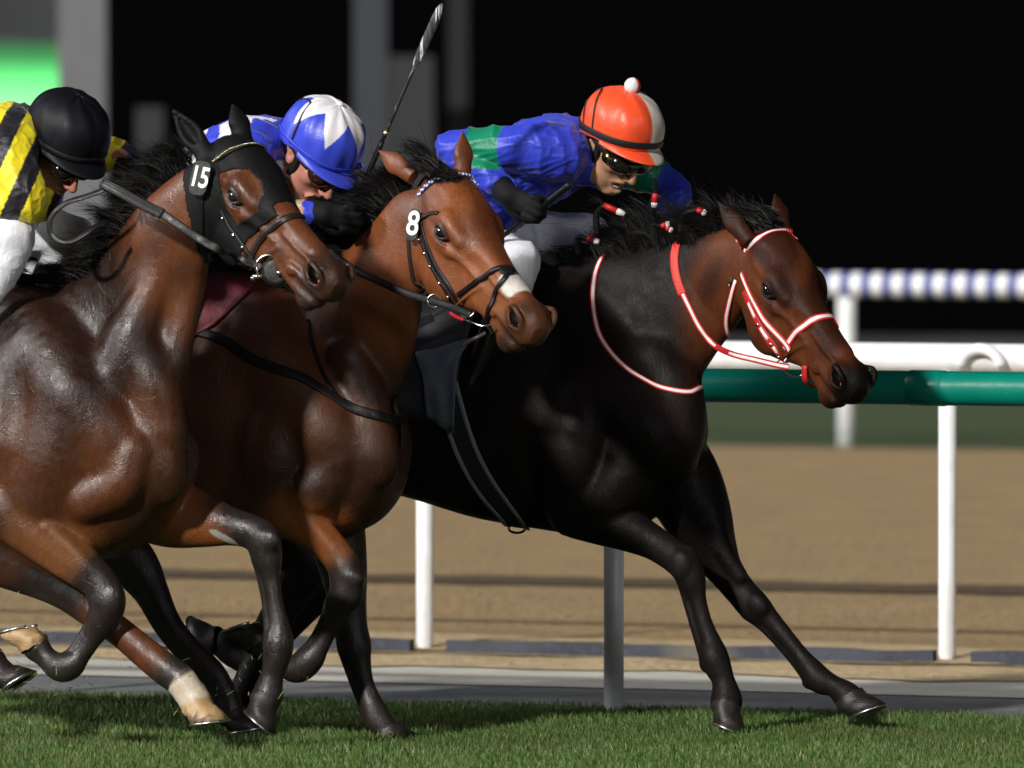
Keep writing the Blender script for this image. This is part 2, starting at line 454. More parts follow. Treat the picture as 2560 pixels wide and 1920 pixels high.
band('sand_ridge', 39.72, 40.9, .009, M_sandp, .12, rows=4, hump=.012)
band('dark_band', 45.0, 45.75, .012, M_darkband, .07, step=.04, x0=-6, x1=6)  # flat band of darker brown with ragged edges, laid along the sand
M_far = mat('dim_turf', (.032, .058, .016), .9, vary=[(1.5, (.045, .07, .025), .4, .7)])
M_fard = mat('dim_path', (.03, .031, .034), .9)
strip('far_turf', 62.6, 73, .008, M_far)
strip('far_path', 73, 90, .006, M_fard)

# edging boards along the dirt track: separate planks butted between the posts
def linept(d, s, z=0.0): return np.array([0, d, 0.])+UX*s+np.array([0, 0, z])
Rl = np.array([UX, VX, [0, 0, 1]]).T
posts_w = [-.31/math.cos(YAW)+2.0*i for i in range(-2, 5)]
for i, s in enumerate(posts_w[:-1]):
    if i not in (1, 2, 3): continue
    b = MB(); ln = 1.86; c = linept(39.72, s+1.0+.02, .022)
    n = 16
    V = []; 
    for j in range(n+1):
        x = -ln/2+ln*j/n; dz = .0025*math.sin(j*.9+i*2)+.0015*rng.normal(); dy = .006*math.sin(j*.5+i)
        for yy, zz in ((-.02, -.05), (.02, -.05), (.02, .026), (-.02, .026)):
            V.append(c+UX*x+VX*(yy+dy)+np.array([0, 0, zz+dz]))
    F = [(j*4+k, j*4+(k+1) % 4, (j+1)*4+(k+1) % 4, (j+1)*4+k) for j in range(n) for k in range(4)]+[(0, 1, 2, 3), (n*4+3, n*4+2, n*4+1, n*4)]
    b.add(V, F); o = b.build('edging_board', M_board, smooth=False)
    lab = {0: 'dark edging board at the far left under the horses', 1: 'dark edging board left of the white post below the belly of the leading horse',
           2: 'long dark edging board between the two white rail posts at the edge of the dirt', 3: 'dark edging board right of the rightmost white post'}.get(i, 'dark edging board out of the picture')
    tag(o, lab, 'edging board', 'boards edging the dirt track')

# running rails
def rail(name, label, cat, d, z, r, posts, post_r, lo, hi, M, Mp, sleeves=(), foot=0.0):
    e = empty(name, linept(d, posts[0])); tag(e, label, cat)
    inv = Vector(e.location)
    def rel(P): return np.asarray(P)-np.array(inv)
    m = MB(); m.tube([rel(linept(d, s, z)) for s in np.linspace(lo, hi, 12)], r, 28); m.build('top_rail', M, e)
    for s in sleeves:
        m = MB(); m.tube([rel(linept(d, s+t, z)) for t in (-.062, -.058, .058, .062)], [r*.98, r*1.045, r*1.045, r*.98], 28); m.build('rail_sleeve', M, e)
    for s in posts:
        m = MB(); m.tube([rel(linept(d, s, -.05)), rel(linept(d, s, .015)), rel(linept(d, s, .03)), rel(linept(d, s, z-r*.6))], [post_r*.8, post_r*.8, post_r, post_r], 20, nrm=(1, 0, 0)); m.build('post', Mp, e)
    return e, rel
dG = 36.0+math.tan(YAW)*.326
sG0 = .326/math.cos(YAW)
g, _ = rail('turf_rail', 'green plastic running rail on a white post at the edge of the turf', 'rail', dG, 1.057, .0545, [sG0-4.8, sG0-2.4, sG0, sG0+2.4], .032, -8, 8, M_green, M_white, sleeves=(1.44, -.9))
w, rel = rail('dirt_rail', 'white plastic running rail with white posts behind the green rail', 'rail', 39.85, 1.062, .052, posts_w[:6], .031, -8, 8, M_white, M_white)
m = MB(); c = 1.78
arc = [linept(39.77, c+.075*math.cos(t)*1.0, 1.035+.062*math.sin(t)) for t in np.linspace(0, math.pi, 14)]
m.tube([rel(p) for p in arc], .021, 12, nrm=VX); m.build('rail_bracket', M_white, w)
# far rail wound with blue tape
e = empty('striped_rail', linept(62.9, 0)); tag(e, 'blue and white striped rail on a thin white post beyond the dirt track', 'rail')
inv = np.array(e.location)
M_blue = mat('blue_tape', (.006, .03, .24), .5)
m = MB(); z = CAMH-(700-193)*62.4/FPX-.02; s = -6.0; k = 0; per = .124
while s < 6:
    ln = .068 if k % 2 == 0 else .056
    m.tube([linept(62.9, s, z)-inv, linept(62.9, s+ln, z)-inv], .066, 20, m=k % 2, cap=False); s += ln; k += 1
m.build('striped_tube', [M_white, M_blue], e)
for s in (-3.0, 2.02, 7.0):
    m = MB(); m.tube([linept(62.9, s, -.05)-inv, linept(62.9, s, z-.07)-inv], .048, 16, nrm=(1, 0, 0)); m.build('post', M_white, e)

# the dark grandstand side: columns, a lit screen, unlit depth behind
def post_at(name, px0, px1, py0, py1, Y, M, label, depth=.4, parent=None):
    a = at(px0, py1, Y); b = at(px1, py0, Y)
    o = empty(name, ((a[0]+b[0])/2, Y, a[2])); tag(o, label, 'column', 'steel columns of the unlit grandstand')
    m = MB(); h = b[2]-a[2]; wd = b[0]-a[0]
    m.box((0, depth/2, h/2), (wd, depth, h)); m.build('shaft', M, o, smooth=False)
    m = MB(); m.box((0, depth/2, -.05), (wd*1.5, depth*1.5, .1)); m.build('base_plate', M_colb, o, smooth=False)
    return o
WY = 84.0
b = MB(); b.box((0, WY+5, 6), (300, 1, 14)); o = b.build('grandstand_wall', M_black, smooth=False); tag(o, 'unlit black wall of the grandstand filling the night background', 'wall')
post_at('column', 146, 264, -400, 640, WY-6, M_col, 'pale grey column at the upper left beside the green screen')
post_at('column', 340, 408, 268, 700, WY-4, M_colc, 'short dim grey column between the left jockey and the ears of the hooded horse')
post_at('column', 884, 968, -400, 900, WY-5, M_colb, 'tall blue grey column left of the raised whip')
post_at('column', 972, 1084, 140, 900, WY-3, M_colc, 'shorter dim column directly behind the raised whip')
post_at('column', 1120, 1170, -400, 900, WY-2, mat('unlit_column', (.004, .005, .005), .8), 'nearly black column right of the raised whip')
# screen
a = at(-260, 300, WY-5.5); b_ = at(166, 104, WY-5.5)
e = empty('lit_screen', ((a[0]+b_[0])/2, WY-5.5, a[2])); tag(e, 'glowing green screen at the top left behind the yellow and black jockey', 'screen')
hh = b_[2]-a[2]; ww = b_[0]-a[0]
m = MB(); m.box((0, .1, hh/2), (ww+.1, .16, hh+.1)); m.build('housing', M_colb, e, smooth=False)
M_scr = bpy.data.materials.new('green_screen'); M_scr.use_nodes = True; n = M_scr.node_tree; pb = n.nodes['Principled BSDF']
tcn = n.nodes.new('ShaderNodeTexCoord'); sp = n.nodes.new('ShaderNodeSeparateXYZ'); n.links.new(tcn.outputs['Generated'], sp.inputs[0])
cr = n.nodes.new('ShaderNodeValToRGB'); n.links.new(sp.outputs['Z'], cr.inputs[0])
cr.color_ramp.elements[0].position = 0; cr.color_ramp.elements[0].color = (.36, .85, .42, 1)
cr.color_ramp.elements[1].position = 1; cr.color_ramp.elements[1].color = (.01, .07, .02, 1)
q = cr.color_ramp.elements.new(.55); q.color = (.10, .72, .18, 1)
q = cr.color_ramp.elements.new(.8); q.color = (.015, .20, .04, 1)
n.links.new(cr.outputs[0], pb.inputs['Emission Color']); pb.inputs['Emission Strength'].default_value = 1.5; pb.inputs['Base Color'].default_value = (.01, .01, .01, 1)
m = MB(); m.box((0, -.01, hh/2), (ww, .03, hh)); m.build('display', M_scr, e, smooth=False)
b = MB(); a = at(-260, 92, WY-4.2); c = at(150, -60, WY-4.2); b.box(((a[0]+c[0])/2, WY-4.2, (a[2]+c[2])/2), (c[0]-a[0], .2, c[2]-a[2]))
o = b.build('wall_panel', mat('dim_panel', (.022, .025, .027), .7), smooth=False); tag(o, 'dark grey panel above the green screen', 'panel')
# ------------------------------------------------------------------ horse anatomy
def head_prims(fr, ear_n, ear_f, open_=0.0):
    """fr: head frame (x poll->nose, y to the horse's left, z forehead side). ear_*: (base, tip, opening direction) in head coordinates"""
    P = []
    T = lambda p: fr.to(p); K = fr.k; R = fr.R
    def ell(c, r, k=.015, sub=False, rot=None):
        rr = R if rot is None else R@rot
        P.append(Ell(T(c), np.asarray(r)*K, k*K, sub, rr))
    def ch(pts, k=.012, ws=1.0, sub=False, ns=4, n=(0, 1, 0)):
        P.append(Chain([list(T(p[:3]))+[p[3]*K] for p in pts], k*K, ws, fr.dir(n), sub, ns))
    P.append(Loft([(-.06, -.015, -.125, .04, 0), (-.03, .018, -.165, .062, 0), (.02, .036, -.20, .074, 0), (.08, .042, -.235, .082, .05), (.14, .032, -.258, .080, .12),
                   (.20, .012, -.262, .070, .12), (.26, -.008, -.240, .060, .08), (.32, -.020, -.208, .050, .05), (.38, -.028, -.180, .043, .0), (.44, -.032, -.163, .039, -.05),
                   (.50, -.030, -.155, .041, -.05), (.55, -.030, -.150, .042, 0), (.585, -.042, -.140, .038, 0), (.605, -.065, -.120, .025, 0)], fr, .02*K, 2.5))
    # flat broad forehead, nasal bones
    ch([(.04, 0, -.022, .056), (.14, 0, -.032, .060), (.22, 0, -.045, .046), (.34, 0, -.052, .030), (.46, 0, -.052, .024)], .02, 1.35)
    for s in (-1, 1):
        ell((.185, s*.040, -.175), (.092, .036, .082), .012)                        # jaw muscle disc
        ch([(.09, s*.060, -.030, .022), (.145, s*.079, -.024, .021), (.185, s*.080, -.032, .017), (.225, s*.066, -.047, .012)], .03)  # brow
        ch([(.10, s*.064, -.085, .013), (.17, s*.073, -.094, .014), (.24, s*.062, -.094, .012), (.34, s*.046, -.096, .010)], .022)    # cheek bone
        ell((.085, s*.088, -.012), (.040, .012, .020), .03, True)                   # hollow over the eye
        ell((.30, s*.074, -.135), (.070, .020, .045), .035, True)                   # hollow between the bones of the cheek
        ell((.360, s*.064, -.065), (.06, .014, .020), .03, True)
        ell((.165, s*.0805, -.058), (.026, .020, .020), .008)                        # eyelids
        ell((.166, s*.0965, -.060), (.0205, .0165, .0135), .004, True)
        ch([(.138, s*.088, -.060, .0045), (.150, s*.0975, -.046, .0055), (.168, s*.100, -.042, .006), (.186, s*.0955, -.050, .0045), (.196, s*.088, -.060, .004)], .004)
        ch([(.138, s*.088, -.061, .0045), (.152, s*.095, -.073, .0045), (.168, s*.096, -.077, .0045), (.186, s*.092, -.070, .004), (.197, s*.086, -.060, .004)], .004)
        ch([(.20, s*.085, -.085, .003), (.17, s*.089, -.092, .0032), (.145, s*.085, -.088, .003)], .006)
        # nostril
        ell((.535, s*.036, -.078), (.046, .024, .036), .016)
        ch([(.515, s*.055, -.060, .008), (.540, s*.066, -.048, .0085), (.568, s*.060, -.058, .0085), (.578, s*.048, -.080, .009), (.565, s*.046, -.100, .008), (.540, s*.054, -.102, .007)], .008)
        # mouth: lips
        ch([(.435, s*.048, -.128, .004), (.48, s*.047, -.131, .0045), (.53, s*.046, -.136, .005), (.575, s*.036, -.140, .005), (.60, s*.015, -.138, .004)], .006, sub=True)
        ch([(.43, s*.036, -.118, .010), (.47, s*.038, -.117, .012), (.53, s*.036, -.121, .013), (.58, s*.024, -.122, .013)], .010)
        ell((.435, s*.040, -.130), (.022, .010, .014), .010)                          # corner of the mouth
    ell((.575, 0, -.098), (.034, .044, .038), .018)                               # upper lip
    ch([(.36, 0, -.160, .022), (.43, 0, -.162, .023), (.49, 0, -.166, .024), (.540, 0, -.165, .021)], .016, 1.45)
    ell((.505, 0, -.188), (.034, .029, .024), .016)                               # chin
    ell((.43, 0, -.215), (.04, .03, .025), .02, True)
    # tendons and veins of the face
    for s in (-1, 1):
        ch([(.29, s*.044, -.225, .003), (.31, s*.048, -.19, .0035), (.335, s*.046, -.14, .0035), (.36, s*.042, -.105, .003)], .012)
        ch([(.36, s*.040, -.062, .004), (.43, s*.039, -.066, .005), (.49, s*.042, -.060, .004)], .012)
    for s in (-1, 1):     # nostrils opened last, so nothing closes them again
        ell((.545, s*.060, -.077), (.031, .032, .0225), .004, True, rotm(0, .25, 0))
        ell((.545, s*.042, -.077), (.024, .019, .017), .006, True)
    for base, tip, op in (ear_n, ear_f):
        b, t, o = np.array(base, float), np.array(tip, float), norm(op)
        ax = norm(t-b); o = norm(o-ax*(o@ax)); si = np.cross(o, ax); ln = np.linalg.norm(t-b)
        er = np.stack([ax, si, o], 1)             # x along the ear, y across, z opening
        fe = Frame(T(b), R@er, K)
        P.append(Loft([(-.03, .016, -.030, .024), (.12*ln, .012, -.028, .026), (.32*ln, .008, -.026, .031), (.52*ln, .005, -.021, .027), (.72*ln, .003, -.014, .0165), (.90*ln, .001, -.007, .007), (ln, -.002, -.004, .002)], fe, .02*K, 2.0))
        P.append(Loft([(.12*ln, .024, -.010, .010), (.3*ln, .024, -.016, .019), (.5*ln, .024, -.013, .020), (.7*ln, .022, -.009, .013), (.88*ln, .02, -.004, .004)], fe, .004*K, 2.0, sub=True))
    return P

def hoof(parent, C, toe, dn, L=.125, Wd=.115, Hh=.075, M=None, Ms=None, lab=None, shoe=True):
    """C coronet centre, toe: direction of the toe in the sole plane, dn: from the coronet to the sole"""
    dn = norm(dn); toe = norm(np.asarray(toe, float)-dn*(np.asarray(toe, float)@dn)); sd = np.cross(dn, toe)
    n = 28; V = []; rings = [(-.012, .80, .0, .74), (0.0, .86, .0, .80), (.010, .87, .002, .81), (.3*Hh, .90, .012, .86), (.6*Hh, .95, .026, .92), (Hh, 1.0, .042, 1.0), (Hh+.001, .93, .042, .92), (Hh-.008, .5, .036, .5)]
    for h, w, f, l in rings:
        for j in range(n):
            a = 2*math.pi*j/n; ca, sa = math.cos(a), math.sin(a)
            x = ca*(L/2)*l*(1.0 if ca > 0 else .85); y = sa*(Wd/2)*w
            rise = -.018*(1-ca)*.5*(1 if h < Hh*.5 else 0)      # coronet slopes to the heel
            V.append(np.asarray(C)+toe*(x+f)+sd*y+dn*(h-rise+.002*math.sin(7*a)*(h < .02)))
    F = [(i*n+j, i*n+(j+1) % n, (i+1)*n+(j+1) % n, (i+1)*n+j) for i in range(len(rings)-1) for j in range(n)]+[tuple((len(rings)-1)*n+j for j in range(n))]
    o = np_mesh('hoof', V, F, [M], parent)
    if lab: o['label'] = lab
    if shoe:
        m = MB(); pts = []; nr = []
        for a in np.linspace(-2.5, 2.5, 26):
            ca, sa = math.cos(a), math.sin(a)
            pts.append(np.asarray(C)+toe*(ca*(L/2-.006)*(1.0 if ca > 0 else .88)+.042)+sd*sa*(Wd/2-.007)+dn*(Hh+.0015)); nr.append(dn)
        m.ribbon(pts, nr, .019, .007); m.build('horseshoe', Ms, o)
    return o

def strap(prims, pts, off=.0015, n=8, proj=True):
    P = spline(pts, n)
    if proj: return snap(prims, P, off)
    return P, grad(prims, P, .004)

def hair(name, roots, dirs, L, w, curl, M, parent, n, jit=.01, djit=.25, grav=.1, clump=14, wav=.4, label=None, segs=8):
    """locks growing from a polyline of roots: the strands of a lock share its curve and close up towards the tip"""
    roots = np.asarray(roots, float); dirs = np.asarray(dirs, float); L = np.asarray(L, float)
    V = []; F = []; k = len(roots); ncl = max(1, n//clump); L = L*.88; djit = djit*.75
    for c in range(ncl):
        u = rng.uniform(0, k-1); i = min(int(u), k-2); f = u-i
        r0 = roots[i]*(1-f)+roots[i+1]*f+rng.normal(0, jit, 3); d = norm(norm(dirs[i]*(1-f)+dirs[i+1]*f)+rng.normal(0, djit, 3)); LL = (L[i]*(1-f)+L[i+1]*f)*rng.uniform(.55, 1.2)
        cv = rng.normal(0, curl, 3); ph = rng.uniform(0, 6); sd = norm(np.cross(d, rng.normal(0, 1, 3))); P = [r0]; D = d
        for j in range(segs):
            P.append(P[-1]+D*LL/segs); D = norm(D+cv/segs+np.array([-.6, 0, -grav])*(j+1)/segs**1.5+sd*wav*math.sin(ph+j*1.3)/segs)
        P = np.array(P); t = np.linspace(0, 1, segs+1); rad = jit*.75*rng.uniform(.5, 1.1)
        for j in range(clump):
            o = rng.normal(0, 1, 3)*rad; stray = rng.uniform() < .05; fl = rng.normal(0, .012, 3)*(4 if stray else 1); tl = rng.uniform(.75, 1.0)
            Q = P[0]+(P-P[0])*tl+o[None]*(1-.72*t**.8)[:, None]+fl[None]*(t**2)[:, None]+.05*rad*rng.normal(0, 1, (segs+1, 3))
            s2 = norm(np.cross(P[-1]-P[0], rng.normal(0, 1, 3))); ww = w*rng.uniform(.5, 1.2)*.5*((1-t)**.6)+.00025; b0 = len(V)
            for q in range(segs+1): V.append(Q[q]-s2*ww[q]); V.append(Q[q]+s2*ww[q])
            for q in range(segs): a = b0+2*q; F.append((a, a+1, a+3, a+2))
    o = np_mesh(name, V, np.array(F, np.int32), [M], parent)
    if label: o['label'] = label
    return o

M_hoofd = mat('dark_hoof', (.016, .013, .012), .42, vary=[(30, (.035, .028, .024), .45, .7)], bump=[(50, .002, (1, 1, 6))])
M_hoofl = mat('pale_hoof', (.42, .27, .13), .4, vary=[(18, (.12, .08, .05), .5, .6), (40, (.5, .36, .2), .5, .7)], bump=[(50, .002, (1, 1, 6))])
M_shoe = mat('horseshoe_metal', (.62, .61, .60), .32, 1.0)
M_eye = mat('horse_eye', (.006, .004, .003), .03, coat=1, spec=.8)
M_pink = mat('nostril_lining', (.45, .10, .11), .5)
M_leather = mat('black_leather', (.008, .0075, .0075), .48, spec=.3, bump=[(160, .0006)], rvary=(40, .32, .5))
M_dkbrown = mat('dark_brown_leather', (.022, .014, .011), .42, bump=[(160, .0006)])
M_steel = mat('bit_steel', (.72, .71, .70), .16, 1.0)
M_hairb = mat('black_hair', (.005, .0045, .0045), .55, spec=.22, vary=[(50, (.010, .009, .008), .4, .7)])

def coat_material(name, rough=(.28, .52), vscale=13, vd=.0016, spec=.45):
    return mat(name, attr='coat', vary=[(7, (.78, .74, .72), .4, .7, None, 'mul'), (60, (.86, .82, .80), .45, .65, (1, 1, .35), 'mul')], rvary=(26, rough[0], rough[1]),
               bump=[(16, .0020, (1, 1, .6), .3), (300, .0010, (.5, 1, 1)), (110, .0012, (1, 1, .5)), (42, .0012, (1, 1, .45), .8)], extra=veins(vscale, vd, .022), spec=spec)
M_coat15 = coat_material('wet_bay_coat', (.24, .50), 15, .0005)
M_coat8 = coat_material('bright_bay_coat', (.36, .58), 12, .0007)
M_coat3 = coat_material('dark_bay_coat', (.42, .60), 12, .0005, .15)
M_scrf = None

class Horse:
    def __init__(s, name, line, label):
        s.line = line; s.root = empty('racehorse', line.O, -YAW); tag(s.root, label, 'horse')
        s.prims = []; s.headp = []; s.dark = []; s.pale = []
    def p(s, px, py, w=0.0): return s.line.px(px, py, w)
    def m(s, r, px=1280): return r*(s.line.O[1]-(px-1280)*.00122*.445)/FPX
    def chain(s, rows, k=.02, ws=1.0, ns=7, n=(0, 1, 0)):
        """rows (px,py,r_px,w)"""
        q = [list(s.p(a, b, w))+[s.m(r)] for a, b, r, w in rows]
        c = Chain(q, k, ws, n, ns=ns); s.prims.append(c); return c
    def loft(s, rows, k=.04, n=2.2):
        st = []
        for r in rows:
            px, t, b, hw = r[:4]; T = s.p(px, t); B = s.p(px, b); st.append((T[0], T[2], B[2], hw, r[4] if len(r) > 4 else 0))
        s.prims.append(Loft(st, Frame(), k, n))
    def ell(s, px, py, w, r, k=.03, sub=False, ang=0):
        c, a = math.cos(ang*D2R), math.sin(ang*D2R); R = np.array([[c, 0, -a], [0, 1, 0], [a, 0, c]])   # ang: tilt up
        s.prims.append(Ell(s.p(px, py, w), r, k, sub, R))
    def build(s, M, colour, h=.0065, hf=.0036, clip=None, extra_fine=()):
        allp = s.prims+s.headp
        lo = np.min([q.bb()[0] for q in s.headp if not q.sub], 0)-.01; hi = np.max([q.bb()[1] for q in s.headp if not q.sub], 0)+.01
        V, F = polygonise(allp, h, [(lo, hi)]+list(extra_fine), hf, clip=clip)
        V = relax(V, F, 2, .4)
        col = np.maximum(colour(s, V), .0015); col[s.hole] = (.003, .002, .002)
        s.body = np_mesh('body', V, F, [M], s.root, col=col)
        s.allp = allp
        return s.body
def dist_poly(V, pts):
    """distance from points to a polyline, and the parameter along it"""
    V = np.asarray(V); best = np.full(len(V), 9.0); par = np.zeros(len(V))
    pts = np.asarray(pts, float)
    for i in range(len(pts)-1):
        a, b = pts[i], pts[i+1]; ba = b-a; t = np.clip(((V-a)@ba)/(ba@ba), 0, 1); d = np.linalg.norm(V-a-t[:, None]*ba, axis=1)
        m = d < best; best[m] = d[m]; par[m] = i+t[m]
    return best, par
def mix(a, b, t):
    t = np.asarray(t)[..., None]; return np.asarray(a)*(1-t)+np.asarray(b)*t
def vnoise(V, f, seed=0):
    """cheap smooth noise for markings"""
    r = np.random.default_rng(seed); o = np.zeros(len(V))
    for i in range(5):
        k = r.normal(0, 1, 3)*f; o += np.sin(V@k+r.uniform(0, 6))
    return o/5
def eyes(h):
    for s in (-1, 1):
        m = MB(); m.ball((0, 0, 0), .0215*h.hf.k, nu=24, nv=16); o = m.build('eye', M_eye, h.root); o.location = h.hf.to((.166, s*.081, -.0605))
    for s in (-1, 1):     # moist pink lining inside the nostrils
        m = MB(); m.ball(h.hf.to((.566, s*.038, -.086)), np.array([.008, .010, .007])*h.hf.k, R=h.hf.R); m.build('nostril_lining', M_pink, h.root)
def head_colour(h, V, base, dark, deep=None, nose=.42):
    """bay face with black muzzle, eye rims and ear edges (returned as weights of black)"""
    q = h.hf.inv(V); nz = vnoise(q, 22, 3)*.02
    w = sm(q[:, 0]+nz+.25*np.maximum(-.10-q[:, 2], 0), nose, nose+.10)
    e = np.minimum(np.linalg.norm((q-[.168, -.09, -.060])*[1, 1, 1.15], axis=1), np.linalg.norm((q-[.168, .09, -.060])*[1, 1, 1.15], axis=1))
    w = np.maximum(w, .95*(1-sm(e+nz*.4, .026, .045)))
    for s in (-1, 1):
        g = np.sqrt((((q-[.546, s*.040, -.077])/[.034, .024, .025])**2).sum(1)); w = np.where(g < 1.0, 1.0, w); h.hole = (g < 1.0) if s < 0 else (h.hole | (g < 1.0))
    return w, q
def place_head(h, XYZ, psi, th, ro, k, ear_px, openn=(0, 1, .2)):
    """XYZ: world position of the poll; ear_px: pixel bases and tips of the near and far ear, and how far each leans away"""
    h.hf = Frame(h.line.loc(XYZ), rotm((psi-24)*D2R, th*D2R, ro*D2R), k)
    ears = []
    for (bx, by), (tx, ty), side, lean, op in ear_px:
        Yb = h.line.glob(h.hf.to((-.01, side*.050, -.015)))[1]
        b = h.hf.inv(h.line.loc(at(bx, by, Yb))); t = h.hf.inv(h.line.loc(at(tx, ty, Yb+lean)))
        o = h.line.loc(h.line.O+np.array(op, float))          # opening direction given in world axes
        ears.append((b, t, o@h.hf.R))
    h.ears = ears; h.headp = head_prims(h.hf, *ears)
    return h.hf
def cast(h, pts, prims=None, off=.0, near=1.6):
    """where the sight line through an image point meets the surface"""
    prims = prims or h.allp; pts = np.asarray(pts, float)
    R = np.array([ray(*p[:2]) for p in pts]); o = np.array([0, 0, CAMH]); t0 = h.line.O[1]-near
    T = np.full(len(pts), t0)/R[:, 1]; best = np.full(len(pts), 9.0); bt = T.copy()
    A = np.array([UX, VX, [0, 0, 1]])
    for _ in range(90):
        P = o+R*T[:, None]; q = (P-h.line.O)@A.T; d = field(prims, q)-off
        m = d < best; best[m] = d[m]; bt[m] = T[m]
        T = T+np.clip(d*.7, -.02, .12)
    P = o+R*bt[:, None]; q = (P-h.line.O)@A.T
    return q
def wstrap(h, px, w, t, mats, name, parent=None, off=.0012, stripe=None, ns=6, prims=None, wpts=None, head=(), tail=(), extra=(), label=None, m=None, build=True, snapit=True):
    """a flat strap lying on the body along an image polyline; stripe: width of a raised centre stripe (material 1)"""
    prims = prims or h.headp
    C = cast(h, px, prims)
    if len(head): C = np.vstack([[h.p(*q) for q in head], C])
    if len(tail): C = np.vstack([C, [h.p(*q) for q in tail]])
    P = spline(C, ns)
    if snapit: P, N = snap(prims, P, off)
    else: N = grad(prims, P, .004)
    P = smooth_line(P); N = np.array([norm(v) for v in smooth_line(N, 3)])
    m = m or MB(); m.ribbon(P, N, w, t, 0)
    if stripe: m.ribbon(P+N*(t*.6), N, stripe, t*.55, 1)
    if build:
        o = m.build(name, mats, parent or h.root)
        if label: o['label'] = label
        return o, P, N
    return m, P, N
def smooth_line(P, it=2):
    P = np.array(P, float)
    for _ in range(it):
        Q = P.copy(); Q[1:-1] = .5*P[1:-1]+.25*(P[:-2]+P[2:]); P = Q
    return P
def hcurve(h, pts, w, t, name, mats, stripe=None, ns=6, off=.0012, parent=None, prims=None, label=None):
    """the same, along head coordinates"""
    prims = prims or h.headp
    P = spline(h.hf.to(np.asarray(pts, float)), ns); P, N = snap(prims, P, off); P = smooth_line(P); N = np.array([norm(v) for v in smooth_line(N, 3)])
    m = MB(); m.ribbon(P, N, w, t, 0)
    if stripe: m.ribbon(P+N*(t*.6), N, stripe, t*.55, 1)
    o = m.build(name, mats, parent or h.root)
    if label: o['label'] = label
    return o, P, N
def ring(c, nrm, r, tr, name, M, parent, n=28):
    nrm = norm(nrm); a = norm(np.cross(nrm, (0, 0, 1.0)) if abs(nrm[2]) < .9 else np.cross(nrm, (1.0, 0, 0))); b = np.cross(nrm, a)
    m = MB(); m.tube([c+r*(a*math.cos(t)+b*math.sin(t)) for t in np.linspace(0, 2*math.pi, n)], tr, 8, nrm=nrm, cap=False)
    return m.build(name, M, parent)
def free(h, px, w=None, Y=None):
    """image points at given distances from the middle plane of the horse"""
    return np.array([h.p(a, b, c) for a, b, c in px])
def foreleg(h, rows, k=.02, ns=4, ws=.95):
    return h.chain(rows, k, ws, ns)

def limb(h, rows, i0, i1, back=1, k=.018, ws=.9, ns=6):
    """leg whose cannon (rows i0..i1) shows bone in front and tendon behind; back: +1 when the tendon lies left of the downward direction"""
    R_ = [list(r) for r in rows]; T = []
    for i in range(i0, i1+1):
        a, b = np.array(rows[i-1][:2], float), np.array(rows[min(i+1, len(rows)-1)][:2], float); d = (b-a)/np.linalg.norm(b-a); nrm = np.array([-d[1], d[0]])*back; r = rows[i][2]
        T.append((rows[i][0]+nrm[0]*r*.60, rows[i][1]+nrm[1]*r*.60, r*.42, rows[i][3]))
        if i0 < i < i1: R_[i][0] -= nrm[0]*r*.16; R_[i][1] -= nrm[1]*r*.16; R_[i][2] = r*.80
    h.chain(R_, k, ws, ns); h.chain(T, .005, 1.0, 5)
def own(*ds):
    """weight 1 where the first distance is the smallest of all"""
    d = ds[0]; o = np.min(ds[1:], 0); return sm(o-d, -.02, .02)
# ------------------------------------------------------------------ the leading horse (dark bay, red and white tack)
LA = Line(1500, 35.2)
A = Horse('racehorse', LA, 'leading dark bay racehorse in a red and white bridle, both forelegs stretched out')
place_head(A, (.8119, 34.9, 1.5381), 55.4, 37.4, -3.2, 1.0735,
           [((1862, 588), (1794, 502), -1, .05, (-.1, 1, .3)), ((1950, 558), (1936, 482), 1, .02, (-.6, .8, -.2))])
A.loft([(250, 800, 1080, .10), (330, 720, 1150, .22), (500, 690, 1190, .27), (700, 680, 1205, .27), (900, 690, 1215, .27), (1050, 685, 1250, .27, -.08), (1200, 665, 1295, .265, -.15), (1350, 640, 1322, .23, -.2),
        (1450, 680, 1335, .20, -.1), (1550, 760, 1330, .19), (1640, 850, 1290, .17), (1690, 930, 1220, .14), (1720, 1000, 1170, .10)], n=2.2)
A.chain([(1430, 900, 235, 0), (1560, 845, 215, 0), (1665, 775, 172, 0), (1745, 722, 136, 0), (1822, 678, 105, .03), (1880, 668, 84, .06)], .05, .42)
# shoulder, chest and girth muscles on both sides
for s in (1, -1):
    A.chain([(1410, 760, 62, s*.09), (1500, 900, 88, s*.13), (1610, 1060, 84, s*.145), (1640, 1120, 66, s*.145)], .06)
    A.chain([(1470, 980, 90, s*.15), (1440, 1120, 95, s*.17), (1430, 1220, 80, s*.16)], .03)
    A.ell(1680, 1090, s*.085, (.08, .08, .14), .06, ang=15)
    A.chain([(1640, 900, 60, s*.07), (1696, 980, 60, s*.075), (1708, 1070, 54, s*.085)], .05)
    A.ell(1250, 1000, s*.16, (.30, .12, .25), .05)
    A.ell(560, 900, s*.13, (.22, .15, .24), .05)
A.ell(1705, 1070, 0, (.06, .03, .12), .03, True)
A.chain([(1600, 1060, 70, .13), (1560, 1200, 80, .14), (1480, 1270, 72, .14)], .025)
